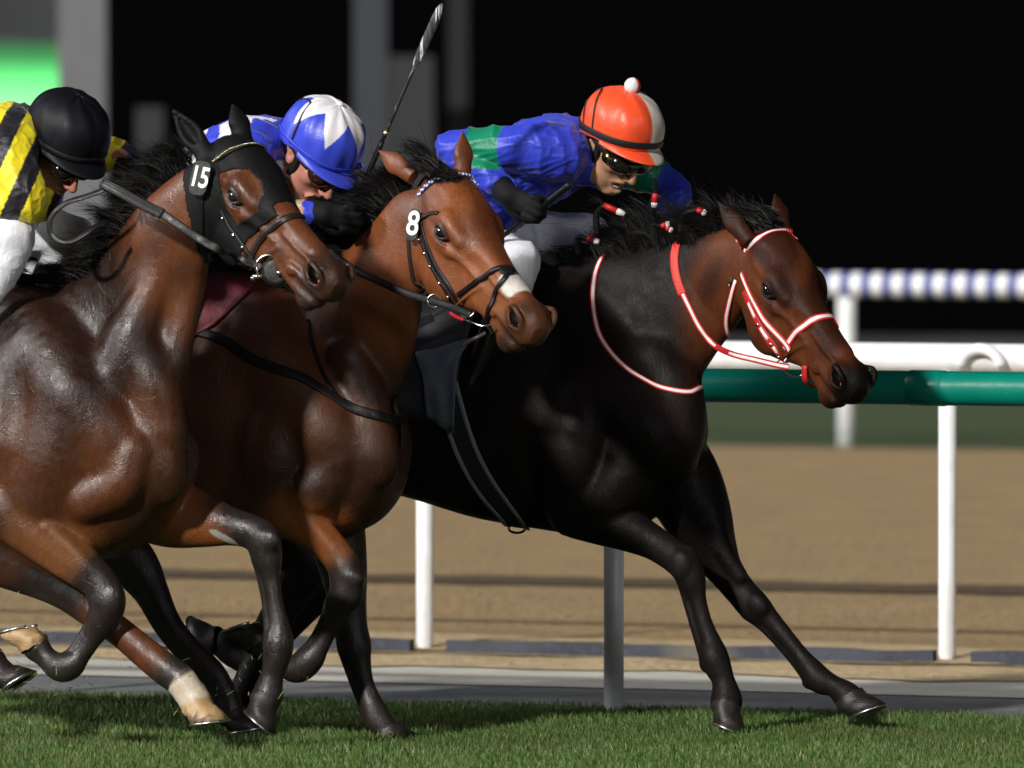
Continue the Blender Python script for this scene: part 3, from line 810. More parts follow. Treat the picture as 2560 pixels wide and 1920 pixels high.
# near foreleg
nf = [(1440, 1270, 76, .15), (1500, 1300, 62, .145), (1560, 1320, 56, .14), (1625, 1352, 44, .135), (1668, 1378, 41, .13), (1705, 1405, 42, .13), (1728, 1445, 36, .13), (1740, 1500, 27.5, .13), (1756, 1560, 27, .13), (1772, 1605, 32, .13), (1784, 1640, 37, .13), (1795, 1668, 34, .13), (1808, 1700, 29, .13), (1815, 1735, 36, .13), (1816, 1752, 41, .13)]
limb(A, nf, 6, 10, 1)
A.ell(1700, 1412, .165, (.035, .02, .045), .012); A.ell(1728, 1390, .13, (.02, .03, .03), .012); A.ell(1764, 1662, .13, (.018, .022, .022), .01)
A.chain([(1700, 1440, 12, .13), (1735, 1560, 12, .13), (1755, 1625, 12, .13)], .008)
# far foreleg
ff = [(1650, 1120, 108, -.12), (1704, 1205, 102, -.12), (1742, 1285, 88, -.12), (1774, 1358, 67, -.13), (1812, 1425, 46, -.13), (1852, 1478, 40, -.13), (1888, 1518, 40, -.13), (1918, 1548, 33, -.13), (1955, 1590, 29, -.13), (1998, 1642, 28, -.13), (2035, 1685, 33, -.13), (2055, 1703, 33, -.13), (2085, 1716, 27, -.13), (2112, 1735, 34, -.13), (2122, 1745, 37, -.13)]
limb(A, ff, 6, 10, 1)
A.ell(1895, 1512, -.10, (.04, .022, .03), .012, ang=-50); A.ell(2022, 1708, -.13, (.02, .022, .018), .01)
A.chain([(1780, 1300, 30, -.09), (1810, 1380, 26, -.09), (1850, 1440, 20, -.10)], .014)
# hind legs (mostly hidden behind the other horses)
hn = [(430, 1000, 180, .13), (520, 1120, 140, .15), (600, 1230, 110, .15), (690, 1330, 78, .14), (760, 1400, 60, .13), (730, 1480, 46, .13), (680, 1560, 42, .13), (645, 1640, 34, .13), (612, 1720, 36, .13), (590, 1780, 32, .13), (578, 1815, 40, .13)]
A.chain(hn, .03, .85, ns=8)
hfar = [(420, 1000, 170, -.13), (560, 1120, 130, -.14), (700, 1230, 100, -.14), (800, 1330, 66, -.13), (845, 1430, 46, -.12), (770, 1510, 42, -.12), (700, 1590, 34, -.12), (640, 1650, 36, -.12), (590, 1640, 34, -.12), (560, 1610, 38, -.12)]
A.chain(hfar, .03, .85, ns=8)
def colA(h, V):
    w, q = head_colour(h, V, 0, 0, nose=.50)
    bay = mix((.005, .0032, .003), (.010, .0055, .004), sm(vnoise(V, 9, 1), -.3, .5))
    head = mix((.11, .032, .010), (.036, .011, .006), sm(vnoise(q, 26, 5)+.9*sm(q[:, 2], -.09, .0)-.3, -.2, .6))
    inh = 1-sm(np.linalg.norm(V-h.hf.to((.18, 0, -.1)), axis=1)/h.hf.k, .29, .40)
    c = mix(bay, head, inh)
    body = 1-inh
    dk = np.zeros(len(V))
    dn, pn = dist_poly(V, [h.p(a, b, ww) for a, b, r, ww in nf]); df, pf = dist_poly(V, [h.p(a, b, ww) for a, b, r, ww in ff])
    on, of = own(dn, df), own(df, dn); dn, df = dn+(1-on), df+(1-of)
    dk = np.maximum(dk, (1-sm(dn, .075, .155))*sm(pn, 1.5, 4)); dk = np.maximum(dk, (1-sm(df, .075, .155))*sm(pf, 3.4, 5.2))
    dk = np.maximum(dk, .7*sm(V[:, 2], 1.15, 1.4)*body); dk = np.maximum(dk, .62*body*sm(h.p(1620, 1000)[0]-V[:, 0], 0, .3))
    dk = np.maximum(dk, w*inh)
    return mix(c, (.011, .0085, .008), dk)
A.build(M_coat3, colA)
eyes(A)
e3 = A.root
hoof(e3, A.p(1817, 1757, .13), A.line.loc(A.line.O+np.array([.62, -.35, -.55])), A.line.loc(A.line.O+np.array([-.42, -.12, -.9])), .124, .122, .075, M_hoofd, M_shoe)
t2 = (.80, -.15, -.52)
hoof(e3, A.p(2122, 1742, -.13), (.95, -.1, -.18), (.40, -.0, -1), .135, .118, .062, M_hoofd, M_shoe)
hoof(e3, A.p(575, 1818, .13), (1, 0, 0), (-.1, 0, -1), .125, .115, .055, M_hoofd, M_shoe)
hoof(e3, A.p(548, 1602, -.12), (-.6, 0, .75), (-1, 0, -.35), .125, .115, .07, M_hoofd, M_shoe)

M_red = mat('red_webbing', (.52, .012, .012), .5, bump=[(300, .0005)])
M_wht = mat('white_webbing', (.80, .76, .74), .5, bump=[(300, .0004)])
RW = [M_red, M_wht]
hd = A.root
B3 = MB()
def rw(px, w, st, name, **k): return wstrap(A, px, w, .003, RW, name, stripe=st, **k)
o, P, N = rw([(1838, 662), (1852, 640), (1880, 608), (1915, 585), (1950, 577), (1980, 578), (1999, 590)], .019, .011, 'browband')
rw([(1844, 655), (1862, 704), (1890, 764), (1925, 818), (1975, 878)], .021, .010, 'cheekpiece')
rw([(1836, 606), (1836, 640), (1838, 668)], .022, .012, 'crownpiece')
rw([(1840, 700), (1823, 760), (1815, 800), (1818, 832), (1832, 850)], .016, .009, 'throat_latch', prims=A.allp)
rw([(1962, 872), (1985, 838), (2020, 808), (2060, 792), (2086, 795), (2098, 812)], .026, .013, 'noseband')
# second strap with buckles running beside the cheekpiece
m, P, N = rw([(1861, 728), (1885, 785), (1912, 835), (1938, 872), (1965, 905)], .024, None, 'bridle_strap', build=False)
for a, b in ((3, 8), (10, 15), (17, 21)):
    m.ribbon(P[a:b]+N[a:b]*.002, N[a:b], .011, .002, 1)
for a in (9, 16, 21):
    m.ball(P[min(a, len(P)-1)]+N[min(a, len(P)-1)]*.004, .007, 2, 8, 6)
m.build('bridle_strap', RW+[M_steel], hd)
# a dark number plate turned edge-on beside the brow
C = cast(A, [(1838, 690)], A.headp)[0]; nn = grad(A.headp, C[None], .004)[0]
m = MB(); up = A.hf.dir((1, .0, .15)); a_ = norm(np.cross(nn, up)); Rp = np.stack([a_, np.cross(nn, a_), nn], 1)
m.box(C+nn*.012, (.030, .085, .012), Rp, 0); m.box(C+nn*.020-a_*.008, (.006, .075, .003), Rp, 1); m.box(C+nn*.020-a_*.001, (.005, .05, .003), Rp, 1)
m.build('number_plate', [M_leather, M_wht], hd)
# bit ring on the near side, its twin on the far side
cr = cast(A, [(1990, 915)], A.headp)[0]; nr_ = norm(A.line.loc(A.line.O+np.array([-.15, -1, .15])))
ring(cr+nr_*.012, nr_, .036, .0035, 'bit_ring', M_steel, hd)
c2 = A.hf.to((.40, .052, -.13)); ring(c2, A.hf.dir((0, 1, 0)), .036, .0035, 'bit_ring', M_steel, hd)
m = MB(); b1 = cast(A, [(2014, 931)], A.headp)[0]; m.ball(b1+nr_*.010, .009); m.tube([b1+nr_*.01, b1-nr_*.02+A.hf.dir((.02, 0, 0))], .006); m.build('bit', M_steel, hd)
# chin strap under the jaw
m = MB(); m.tube(spline([A.hf.to(p) for p in ((.40, -.047, -.150), (.42, -.040, -.185), (.42, -.01, -.205), (.42, .02, -.20), (.41, .046, -.16))], 5), .010, 8, flat=.5); m.build('chin_strap', M_red, hd)
# reins: red grip over the neck, striped webbing forward to the ring
def freestrap(h, rows, w, t, mats, name, nrm=(-.3, -1, .2), stripe=None, ns=8, label=None, twist=None):
    P = spline(free(h, rows), ns); N = np.repeat([h.line.loc(h.line.O+np.array(nrm, float))], len(P), 0)
    m = MB(); m.ribbon(P, N, w, t, 0)
    if stripe: m.ribbon(P+np.array([norm(x) for x in N])*(t*.6), N, stripe, t*.6, 1)
    o = m.build(name, mats, h.root)
    if label: o['label'] = label
    return o
o, P, N = wstrap(A, [(1712, 585), (1692, 612), (1686, 655), (1694, 700), (1708, 738)], .027, .004, [mat('red_rubber_grip', (.62, .03, .015), .55, bump=[(260, .001, (.2, .2, 1))])], 'rein_grip', prims=A.allp)
gp = A.line.glob(P[-1]); gw = -P[-1][1]
freestrap(A, [(1707, 735, gw+.002), (1725, 772, gw), (1750, 820, gw-.01), (1785, 862, gw-.01), (1830, 885, .2), (1890, 900, .22), (1940, 912, .24), (1972, 918, .25)], .019, .003, RW, 'rein', stripe=.009)
# breastplate strap round the neck base
wstrap(A, [(1522, 628), (1500, 655), (1484, 710), (1482, 770), (1495, 830), (1525, 880), (1570, 925), (1625, 958), (1680, 975), (1720, 980), (1742, 972)], .018, .004, RW, 'neck_strap', prims=A.allp, stripe=.010, tail=[(1752, 955, -.06), (1740, 900, -.11), (1690, 800, -.13), (1600, 700, -.11)], head=[(1560, 610, 0)])
# girth and saddle cloth
M_cloth = mat('dark_saddle_cloth', (.007, .008, .012), .7, bump=[(14, .01)]); M_gy = mat('grey_piping', (.20, .22, .22), .7)
M_girth = mat('black_webbing_girth', (.010, .012, .012), .7)
m, P, N = wstrap(A, [(1110, 930), (1130, 1010), (1165, 1120), (1215, 1215), (1275, 1290), (1295, 1318)], .075, .005, [M_girth, M_gy], 'girth', prims=A.allp, build=False)
b_ = np.cross(np.gradient(P, axis=0), N); b_ /= np.linalg.norm(b_, axis=1)[:, None]
for s in (-1, 1):
    q, n2 = snap(A.allp, P+b_*.034*s, .006); m.ribbon(q, n2, .014, .003, 1)
m.build('girth', [M_girth, M_gy], hd)
m = MB(); C = cast(A, [(1285, 1308)], A.allp)[0]; c = A.p(1292, 1318, .06)
m.tube([c+np.array([.028*math.cos(t), 0, .014*math.sin(t)-.004]) for t in np.linspace(0, 2*math.pi, 16)], .004, 8, nrm=(0, 1, 0), cap=False); m.build('girth_buckle', M_leather, hd)
def cloth(h, poly, off, M, name, mb=None, lift=.0, label=None):
    """a panel lying over the flank: rows of image points"""
    rows = len(poly); cols = len(poly[0]); G = np.array([spline(np.c_[np.array(r, float), np.zeros(len(r))], 6)[:, :2] for r in poly])
    G = np.array([spline(np.c_[G[:, j], np.zeros(rows)], 6)[:, :2] for j in range(G.shape[1])]).transpose(1, 0, 2)
    sh = G.shape[:2]; P = cast(h, G.reshape(-1, 2), h.allp); P, N = snap(h.allp, P, off)
    i, j = np.meshgrid(np.arange(sh[0]), np.arange(sh[1]), indexing='ij')
    P = P+N*(lift*(np.sin(i*.9+j*.35)*.5+np.sin(j*.8-i*.3)*.5)).ravel()[:, None]
    V = np.vstack([P, P-N*.004]); n = sh[0]*sh[1]; F = []
    for a in range(sh[0]-1):
        for b in range(sh[1]-1):
            q = a*sh[1]+b; F.append((q, q+1, q+sh[1]+1, q+sh[1])); F.append((n+q, n+q+sh[1], n+q+sh[1]+1, n+q+1))
    bd = [(0, b) for b in range(sh[1])]+[(a, sh[1]-1) for a in range(1, sh[0])]+[(sh[0]-1, b) for b in range(sh[1]-2, -1, -1)]+[(a, 0) for a in range(sh[0]-2, 0, -1)]
    bd = [a*sh[1]+b for a, b in bd]
    for a, b in zip(bd, bd[1:]+bd[:1]): F.append((a, n+a, n+b, b))
    o = np_mesh(name, V, F, [M], h.root)
    if label: o['label'] = label
    return o
cloth(A, [[(950, 700), (1100, 690), (1240, 680)], [(900, 850), (1050, 860), (1160, 880)], [(870, 1000), (1000, 1040), (1130, 1075)]], .010, M_cloth, 'saddle_cloth', lift=.004)
cloth(A, [[(1045, 885), (1100, 875), (1185, 850)], [(1065, 960), (1105, 950), (1150, 925)], [(1075, 1045), (1110, 1065), (1142, 1080)]], .022, mat('grey_saddle_flap', (.085, .10, .125), .6, bump=[(10, .01)]), 'saddle_flap', lift=.008)
# racing saddle
m = MB(); m.tube(spline([A.p(x, y, 0) for x, y in ((1000, 672), (1080, 668), (1180, 655), (1260, 640))], 5), [.03, .045]+[.055]*12+[.05, .03], 16, flat=.5, nrm=(0, 0, 1)); m.build('saddle', M_leather, hd)

# mane: loose dark hair thrown back, with small red and white bands at the ends of the plaits
roots = []; dirs = []; LL = []
for px, py, dx, dy, l in [(1885, 585, .2, 1, .10), (1850, 590, -.2, 1, .16), (1800, 592, -.35, 1, .18), (1740, 600, -.4, 1, .18), (1680, 600, -.4, 1, .18), (1610, 606, -.4, 1, .17), (1540, 615, -.7, .8, .12), (1480, 635, -.9, .6, .09), (1400, 640, -1, .35, .09), (1320, 640, -1, .2, .07)]:
    roots.append(A.p(px, py+22, .01)); dirs.append((dx, -.1, dy)); LL.append(l)
hair('mane', roots, dirs, LL, .0013, .5, M_hairb, hd, 15000, .015, .15, .5, 60, .3)
hair('forelock', [A.p(1890, 560, .08), A.p(1925, 560, .06), A.p(1950, 562, .04)], [(-1, 0, .75)]*3, [.13]*3, .0018, .4, M_hairb, hd, 1300, .011, .12, .6, 44, .3)
for x, y, dx, dy, bx, by in ((1530, 522, 40, 18, 1500, 600), (1637, 497, -2, 28, 1650, 590), (1752, 528, 18, 8, 1700, 590), (1662, 563, 16, -4, 1640, 592), (1672, 572, 12, 6, 1665, 596), (1480, 600, 22, 6, 1450, 620)):
    a = A.p(x-dx*.5, y-dy*.5, .05); b = A.p(x+dx*.35, y+dy*.35, .05); c = A.p(x+dx*.5, y+dy*.5, .05); c2_ = A.p(x+dx*.8, y+dy*.8, .05); r = min(.010, .0004*math.hypot(dx, dy)+.004)
    rt = A.p(bx, by+20, .03); m = MB(); md = (rt+a)/2+np.array([-.02, 0, .03]); q = spline([rt, md, a], 6); m.tube(q, np.linspace(r*1.3, r*.85, len(q)), 8); tp = A.p(x-dx*1.5, y-dy*1.5, .05)
    m.build('plait', M_hairb, hd)
    hair('plait_end', [a, a+(b-a)*.1], [a-b, a-b], [.045, .045], .0014, .4, M_hairb, hd, 40, .003, .12, .3, 40, .2)
    m = MB(); m.tube([a, a+(b-a)*.3, b], [r*.8, r, r], 12, 0); m.tube([b, c, c2_], [r*1.05, r*1.05, r*.8], 12, 1); m.build('mane_band', RW, hd)
# tail
hair('tail', [A.p(285, 770, 0), A.p(260, 800, 0), A.p(255, 830, 0)], [(-1, 0, .15)]*3, [.75]*3, .005, .6, M_hairb, hd, 600, .02, .12, 1.0, 14, segs=12)
# ------------------------------------------------------------------ the middle horse (bright bay, number 8)
LB = Line(1500, 34.3)
B = Horse('racehorse', LB, 'bright bay racehorse with number 8 and a white patch on its nose, in the middle')
place_head(B, (-.1984, 34.45, 1.7214), 55.5, 34.0, -4.6, 1.1201,
           [((1018, 428), (946, 375), -1, .05, (-.3, 1, .4)), ((1153, 420), (1156, 326), 1, .02, (-.6, .8, -.2))])
B.loft([(-360, 820, 1050, .10), (-280, 760, 1150, .22), (-100, 725, 1210, .27), (100, 715, 1240, .27), (300, 715, 1275, .27), (480, 680, 1310, .27, -.10), (600, 652, 1330, .255, -.18), (700, 690, 1345, .235, -.16), (790, 790, 1345, .215, -.1),
        (870, 880, 1335, .20), (930, 950, 1310, .18), (975, 1010, 1260, .14), (1000, 1060, 1190, .09)], n=2.2)
B.chain([(700, 1010, 235, 0), (790, 960, 215, 0), (858, 865, 185, 0), (912, 775, 152, .03), (950, 700, 122, .06), (990, 632, 98, .08), (1035, 560, 86, .09)], .05, .44)
for s in (1, -1):
    B.chain([(600, 780, 80, s*.10), (690, 920, 95, s*.14), (800, 1060, 86, s*.16), (835, 1130, 62, s*.155)], .05)
    B.chain([(720, 1000, 90, s*.15), (690, 1130, 95, s*.17), (680, 1220, 80, s*.16)], .03)
    B.ell(930, 1120, s*.09, (.085, .085, .13), .03, ang=15)
    B.chain([(870, 900, 55, s*.09), (915, 1010, 58, s*.09), (925, 1080, 50, s*.09)], .03)
    B.ell(480, 1020, s*.16, (.30, .12, .25), .05)
    B.ell(-80, 950, s*.13, (.24, .15, .25), .05)
B.ell(960, 1080, 0, (.06, .028, .12), .03, True)
B.chain([(850, 1120, 60, .14), (800, 1210, 72, .15), (730, 1240, 66, .15)], .025)
nfB = [(640, 1225, 80, .155), (695, 1262, 70, .15), (752, 1302, 58, .145), (805, 1348, 46, .14), (842, 1388, 42, .135), (866, 1430, 46, .13), (866, 1480, 44, .13), (846, 1515, 37, .13), (822, 1565, 29, .13), (795, 1615, 30, .13), (772, 1650, 37, .13), (740, 1672, 36, .13), (700, 1655, 28, .13), (668, 1628, 33, .13), (655, 1618, 36, .13)]
limb(B, nfB, 7, 10, 1)
B.ell(878, 1440, .15, (.03, .028, .045), .012, ang=70)
B.chain([(760, 1290, 20, .185), (810, 1345, 18, .17), (840, 1385, 14, .16)], .014)
ffB = [(820, 1230, 85, -.12), (840, 1330, 76, -.12), (858, 1420, 62, -.12), (868, 1500, 50, -.12), (876, 1565, 44, -.12), (886, 1615, 44, -.12), (892, 1650, 38, -.12), (905, 1705, 31, -.12), (925, 1755, 31, -.12), (942, 1795, 37, -.12), (960, 1820, 33, -.12)]
limb(B, ffB, 5, 8, 1)
hnB = [(-150, 1000, 190, .13), (-40, 1140, 150, .15), (80, 1250, 118, .15), (210, 1330, 88, .14), (310, 1385, 66, .13), (345, 1425, 60, .13), (378, 1480, 46, .13), (415, 1555, 38, .13), (460, 1615, 36, .13), (500, 1655, 37, .13), (535, 1690, 35, .13), (562, 1740, 34, .13), (572, 1775, 40, .13)]
B.chain(hnB, .03, .85, ns=8); B.ell(300, 1412, .13, (.04, .03, .035), .02)
hfB = [(-150, 1000, 170, -.13), (-60, 1150, 130, -.14), (40, 1260, 105, -.14), (120, 1350, 74, -.13), (170, 1420, 54, -.13), (200, 1500, 38, -.13), (236, 1580, 32, -.13), (270, 1650, 34, -.13), (290, 1690, 36, -.13)]
def colB(h, V):
    w, q = head_colour(h, V, 0, 0, nose=.465)
    bay = mix((.034, .012, .005), (.085, .028, .010), sm(vnoise(V, 8, 11), -.4, .5))
    head = mix((.215, .064, .019), (.125, .036, .012), sm(vnoise(q, 18, 15)+.5*sm(np.abs(q[:, 1]), .03, .0)-.1, -.2, .6))
    head = mix(head, (.26, .09, .028), .6*sm(q[:, 0], .22, .34)*sm(np.abs(q[:, 1]), .015, .04))
    inh = 1-sm(np.linalg.norm(V-h.hf.to((.18, 0, -.1)), axis=1)/h.hf.k, .33, .46)
    c = mix(bay, head, inh)
    dk = np.zeros(len(V))
    dn, pn = dist_poly(V, [h.p(a, b, ww) for a, b, r, ww in nfB]); df, pf = dist_poly(V, [h.p(a, b, ww) for a, b, r, ww in ffB]); dh, ph = dist_poly(V, [h.p(a, b, ww) for a, b, r, ww in hnB])
    nz = vnoise(V, 40, 2)*.25; on, of, oh = own(dn, df, dh), own(df, dn, dh), own(dh, dn, df)
    dn, df, dh = dn+(1-on), df+(1-of), dh+(1-oh)
    c = mix(c, (.27, .085, .022), (1-sm(dn, .075, .155))*sm(pn, .5, 1.6)*.8)
    dk = np.maximum(dk, (1-sm(dn, .075, .155))*sm(pn+nz, 3.6, 4.9)); dk = np.maximum(dk, (1-sm(df, .075, .155))*sm(pf, .5, 2)); dk = np.maximum(dk, (1-sm(dh, .075, .155))*sm(ph, 3, 5))
    dk = np.maximum(dk, w*inh)
    c = mix(c, (.020, .014, .012), dk)
    # white patch across the nose, ragged edge
    nz2 = vnoise(q, 60, 9)*.012
    wt = sm(q[:, 0]+nz2, .40, .408)*(1-sm(q[:, 0]+nz2, .475, .485))*sm(q[:, 2], -.075, -.062)*(1-sm(np.abs(q[:, 1]+.008)+nz2, .030, .036))*inh
    return mix(c, (.66, .64, .60), wt)
B.build(M_coat8, colB)
eyes(B)
e8 = B.root
hoof(e8, B.p(650, 1612, .13), (-.8, 0, .25), (-.35, 0, 1.0), .128, .118, .068, M_hoofd, M_shoe)
hoof(e8, B.p(968, 1826, -.12), (1, -.1, -.25), (.35, 0, -1), .128, .118, .055, M_hoofd, M_shoe)
hoof(e8, B.p(577, 1782, .13), (1, 0, -.2), (.2, 0, -1), .125, .112, .06, M_hoofd, M_shoe)
M_bluew = mat('blue_browband', (.05, .12, .45), .4)
# browband: blue and white plaited beads
P = spline(cast(B, [(1040, 512), (1046, 496), (1066, 470), (1092, 452), (1125, 441), (1155, 440), (1180, 447), (1194, 460)], B.headp), 8); P, N = snap(B.headp, P, .003); P = smooth_line(P, 4)
m = MB(); L_ = np.r_[0, np.cumsum(np.linalg.norm(np.diff(P, axis=0), axis=1))]; nb = 34
m.ribbon(P, N, .012, .003, 0)
for i in range(nb):
    t = (i+.5)/nb*L_[-1]; c = np.array([np.interp(t, L_, P[:, j]) for j in range(3)]); nn = norm([np.interp(t, L_, N[:, j]) for j in range(3)])
    tg = norm([np.interp(t+.004, L_, P[:, j])-np.interp(t-.004, L_, P[:, j]) for j in range(3)]); bb = np.cross(tg, nn)
    for s in (-1, 1):
        m.ball(c+nn*.0035+bb*.0035*s, (.0042, .0042, .0042), 1 if (i+(s > 0)) % 2 else 2, 8, 6)
m.build('browband', [M_bluew, M_wht, M_bluew], e8)
# bridle
wstrap(B, [(1034, 475), (1032, 500), (1050, 545), (1060, 590), (1078, 640), (1105, 690), (1130, 730), (1152, 765)], .016, .004, [M_leather], 'cheekpiece', label='black cheekpiece with small steel buckles')
m, P, N = wstrap(B, [(1040, 540), (1052, 600), (1072, 650), (1098, 700), (1122, 740), (1148, 772)], .011, .004, [M_leather], 'bridle_strap', build=False)
for a in (6, 10, 14, 19, 24):
    if a < len(P): m.ball(P[a]+N[a]*.006, (.006, .006, .006), 1, 8, 6)
m.build('bridle_strap', [M_leather, M_steel], e8)
wstrap(B, [(1148, 738), (1178, 716), (1215, 692), (1248, 672), (1275, 672)], .016, .006, [M_leather], 'noseband', off=.004)
wstrap(B, [(1270, 676), (1262, 700), (1240, 735), (1226, 770), (1222, 810), (1228, 840)], .015, .006, [M_leather], 'figure_eight_strap', off=.004)
m = MB(); c = cast(B, [(1268, 678)], B.headp)[0]; nn = grad(B.headp, c[None], .004)[0]; m.ball(c+nn*.004, (.026, .022, .008), R=np.stack([norm(np.cross(nn, (0, 0, 1))), np.cross(nn, norm(np.cross(nn, (0, 0, 1)))), nn], 1)); m.build('nose_pad', M_hairb, e8)
wstrap(B, [(1026, 560), (1022, 610), (1026, 660), (1034, 705)], .012, .003, [M_dkbrown], 'throat_latch', prims=B.allp, tail=[(1048, 735, .12), (1062, 748, .04), (1075, 740, -.04)], head=[(1040, 505, .28)])
nr8 = norm(B.line.loc(B.line.O+np.array([-.15, -1, .15])))
c1 = cast(B, [(1168, 775)], B.headp)[0]; ring(c1+nr8*.01, nr8, .024, .003, 'bit_ring', M_steel, e8)
c1 = B.p(1085, 752, .27); ring(c1, nr8, .020, .003, 'rein_ring', M_steel, e8)
c1 = B.hf.to((.42, .055, -.135)); ring(c1, B.hf.dir((0, 1, 0)), .030, .003, 'bit_ring', M_steel, e8)
freestrap(B, [(1176, 788, .30), (1140, 772, .28), (1090, 755, .27), (1020, 735, .26), (950, 705, .25), (880, 670, .23), (820, 625, .2)], .022, .004, [M_leather], 'rein', nrm=(-.3, -1, .2))
freestrap(B, [(1230, 812, .31), (1205, 815, .32), (1180, 806, .32), (1165, 800, .31)], .006, .006, [M_steel], 'bit')
freestrap(B, [(1160, 800, .30), (1140, 792, .28), (1126, 782, .27)], .010, .006, [mat('red_rubber', (.45, .01, .015), .5)], 'bit_guard')
freestrap(B, [(1215, 832, .30), (1200, 840, .30), (1180, 850, .30), (1160, 862, .28)], .012, .004, [M_dkbrown], 'chin_strap')
# neck straps
wstrap(B, [(560, 850), (600, 875), (640, 900), (700, 925), (760, 948), (820, 985), (880, 1020), (940, 1038), (975, 1046), (1003, 1048), (1018, 1046)], .030, .005, [M_leather], 'breastplate', prims=B.allp, off=.004, head=[(430, 800, .25)], tail=[(1024, 1040, -.07), (1000, 1010, -.13), (900, 950, -.2)])
wstrap(B, [(770, 800), (780, 860), (795, 905), (812, 945), (838, 985), (870, 1010)], .014, .004, [M_leather], 'martingale_strap', prims=B.allp)
cloth(B, [[(330, 740), (450, 712), (650, 700)], [(310, 840), (440, 790), (600, 755)], [(300, 930), (420, 880), (540, 815)]], .012, mat('maroon_saddle_cloth', (.09, .004, .012), .6, bump=[(14, .01)]), 'saddle_cloth', lift=.004)
wstrap(B, [(440, 1050), (455, 1140), (480, 1230), (520, 1300), (560, 1330)], .075, .005, [M_girth], 'girth', prims=B.allp)
m = MB(); m.tube(spline([B.p(x, y, 0) for x, y in ((330, 705), (400, 700), (480, 690), (560, 680))], 5), [.03, .045]+[.055]*12+[.05, .03], 16, flat=.5, nrm=(0, 0, 1)); m.build('saddle', M_leather, e8)
roots = []; dirs = []; LL = []
for px, py, dx, dy, l in [(1030, 455, -.3, .6, .12), (1005, 470, -.5, .6, .14), (975, 490, -.6, .6, .16), (945, 520, -.8, .5, .15), (915, 560, -.9, .3, .16), (880, 610, -1, .1, .18), (830, 660, -1, .25, .2), (760, 680, -1, .3, .19), (690, 665, -1, .35, .17), (630, 645, -1, .3, .14), (560, 650, -1, .2, .10)]:
    roots.append(B.p(px-8, py+18, .05)); dirs.append((dx, -.15, dy)); LL.append(l)
hair('mane', roots, dirs, LL, .0013, .5, M_hairb, e8, 14000, .014, .15, .6, 60, .3)
hair('forelock', [B.p(1060, 425, .15), B.p(1090, 420, .13), B.p(1120, 432, .12), B.p(1140, 450, .12)], [(-.7, 0, .8), (-.75, 0, .75), (-1, 0, .5), (-1, 0, .4)], [.13, .13, .10, .07], .0018, .4, M_hairb, e8, 1500, .009, .12, .6, 44, .3)
hair('tail', [B.p(-330, 800, 0), B.p(-350, 830, 0), B.p(-355, 860, 0)], [(-1, 0, .15)]*3, [.75]*3, .005, .6, M_hairb, e8, 500, .02, .12, 1.0, 14, segs=12)

def number_plate(h, px, w_, h_, text, up_px, name='number_plate', tilt=0, size=None, wadj=1.0, lift=.004):
    """black plate with a white numeral, lying against the side of the head"""
    C = cast(h, [px], h.allp)[0]; nn = norm(h.line.loc(h.line.O+np.array([-.22, -1, .12]))); C = C+nn*lift
    u = norm(h.line.loc(h.line.O+np.array([math.sin(tilt*D2R), 0, math.cos(tilt*D2R)]))); u = norm(u-nn*(u@nn)); r = np.cross(u, nn)
    m = MB(); n = 24; V = []
    for z in (0, .006):
        for j in range(n):
            t = 2*math.pi*j/n; cx, cy = np.sign(math.cos(t))*abs(math.cos(t))**.6*w_/2, np.sign(math.sin(t))*abs(math.sin(t))**.5*h_/2
            V.append(C+nn*(.014+z)+r*cx+u*cy)
    m.add(V, [tuple(range(n))[::-1], tuple(range(n, 2*n))]+[(j, (j+1) % n, n+(j+1) % n, n+j) for j in range(n)])
    pl = m.build(name, M_leather, h.root, smooth=False)
    cu = bpy.data.curves.new('numeral', 'FONT'); cu.body = text; cu.size = size; cu.align_x = 'CENTER'; cu.align_y = 'CENTER'; cu.extrude = .0012; cu.offset = size*.018; cu.space_character = .92
    to = bpy.data.objects.new('numeral_tmp', cu); COL.objects.link(to); dg = bpy.context.evaluated_depsgraph_get(); me = bpy.data.meshes.new_from_object(to.evaluated_get(dg)); COL.objects.unlink(to); bpy.data.objects.remove(to)
    me.name = 'numeral'; o = bpy.data.objects.new('numeral', me); COL.objects.link(o); me.materials.clear(); me.materials.append(M_numw)
    for v in me.vertices:
        q = C+nn*(.0225+v.co.z)+r*(v.co.x*wadj)+u*v.co.y; v.co = q
    o.parent = pl
    return pl
M_numw = mat('numeral_white', (.85, .85, .85), .5)
number_plate(B, (1037, 563), .036, .098, '8', None, tilt=8, size=.105, wadj=.75)
# ------------------------------------------------------------------ the nearest horse (wet bay, black hood, number 15)
LC = Line(1500, 33.4)
C15 = Horse('racehorse', LC, 'sweating bay racehorse in a black hood with number 15, nearest of the three')
C = C15
place_head(C, (-.8334, 33.85, 1.8286), 50.7, 31.4, -2.0, 1.0787,
           [((503, 372), (431, 272), -1, .04, (-.3, -1, .3)), ((600, 335), (582, 262), 1, .02, (-.6, .8, -.2))])
C.loft([(-820, 860, 1060, .10), (-740, 780, 1150, .22), (-560, 745, 1230, .275), (-340, 740, 1290, .275), (-160, 720, 1350, .27), (0, 700, 1400, .265, -.08), (110, 715, 1415, .25, -.12), (210, 770, 1405, .235, -.12),
        (300, 860, 1385, .22), (370, 950, 1350, .195), (425, 1020, 1290, .16), (462, 1080, 1200, .10)], n=2.2)
C.chain([(150, 1010, 255, 0), (235, 920, 232, 0), (306, 820, 195, 0), (362, 722, 160, .02), (402, 640, 132, .05), (440, 575, 112, .08), (490, 510, 92, .10), (530, 480, 84, .11)], .05, .46)
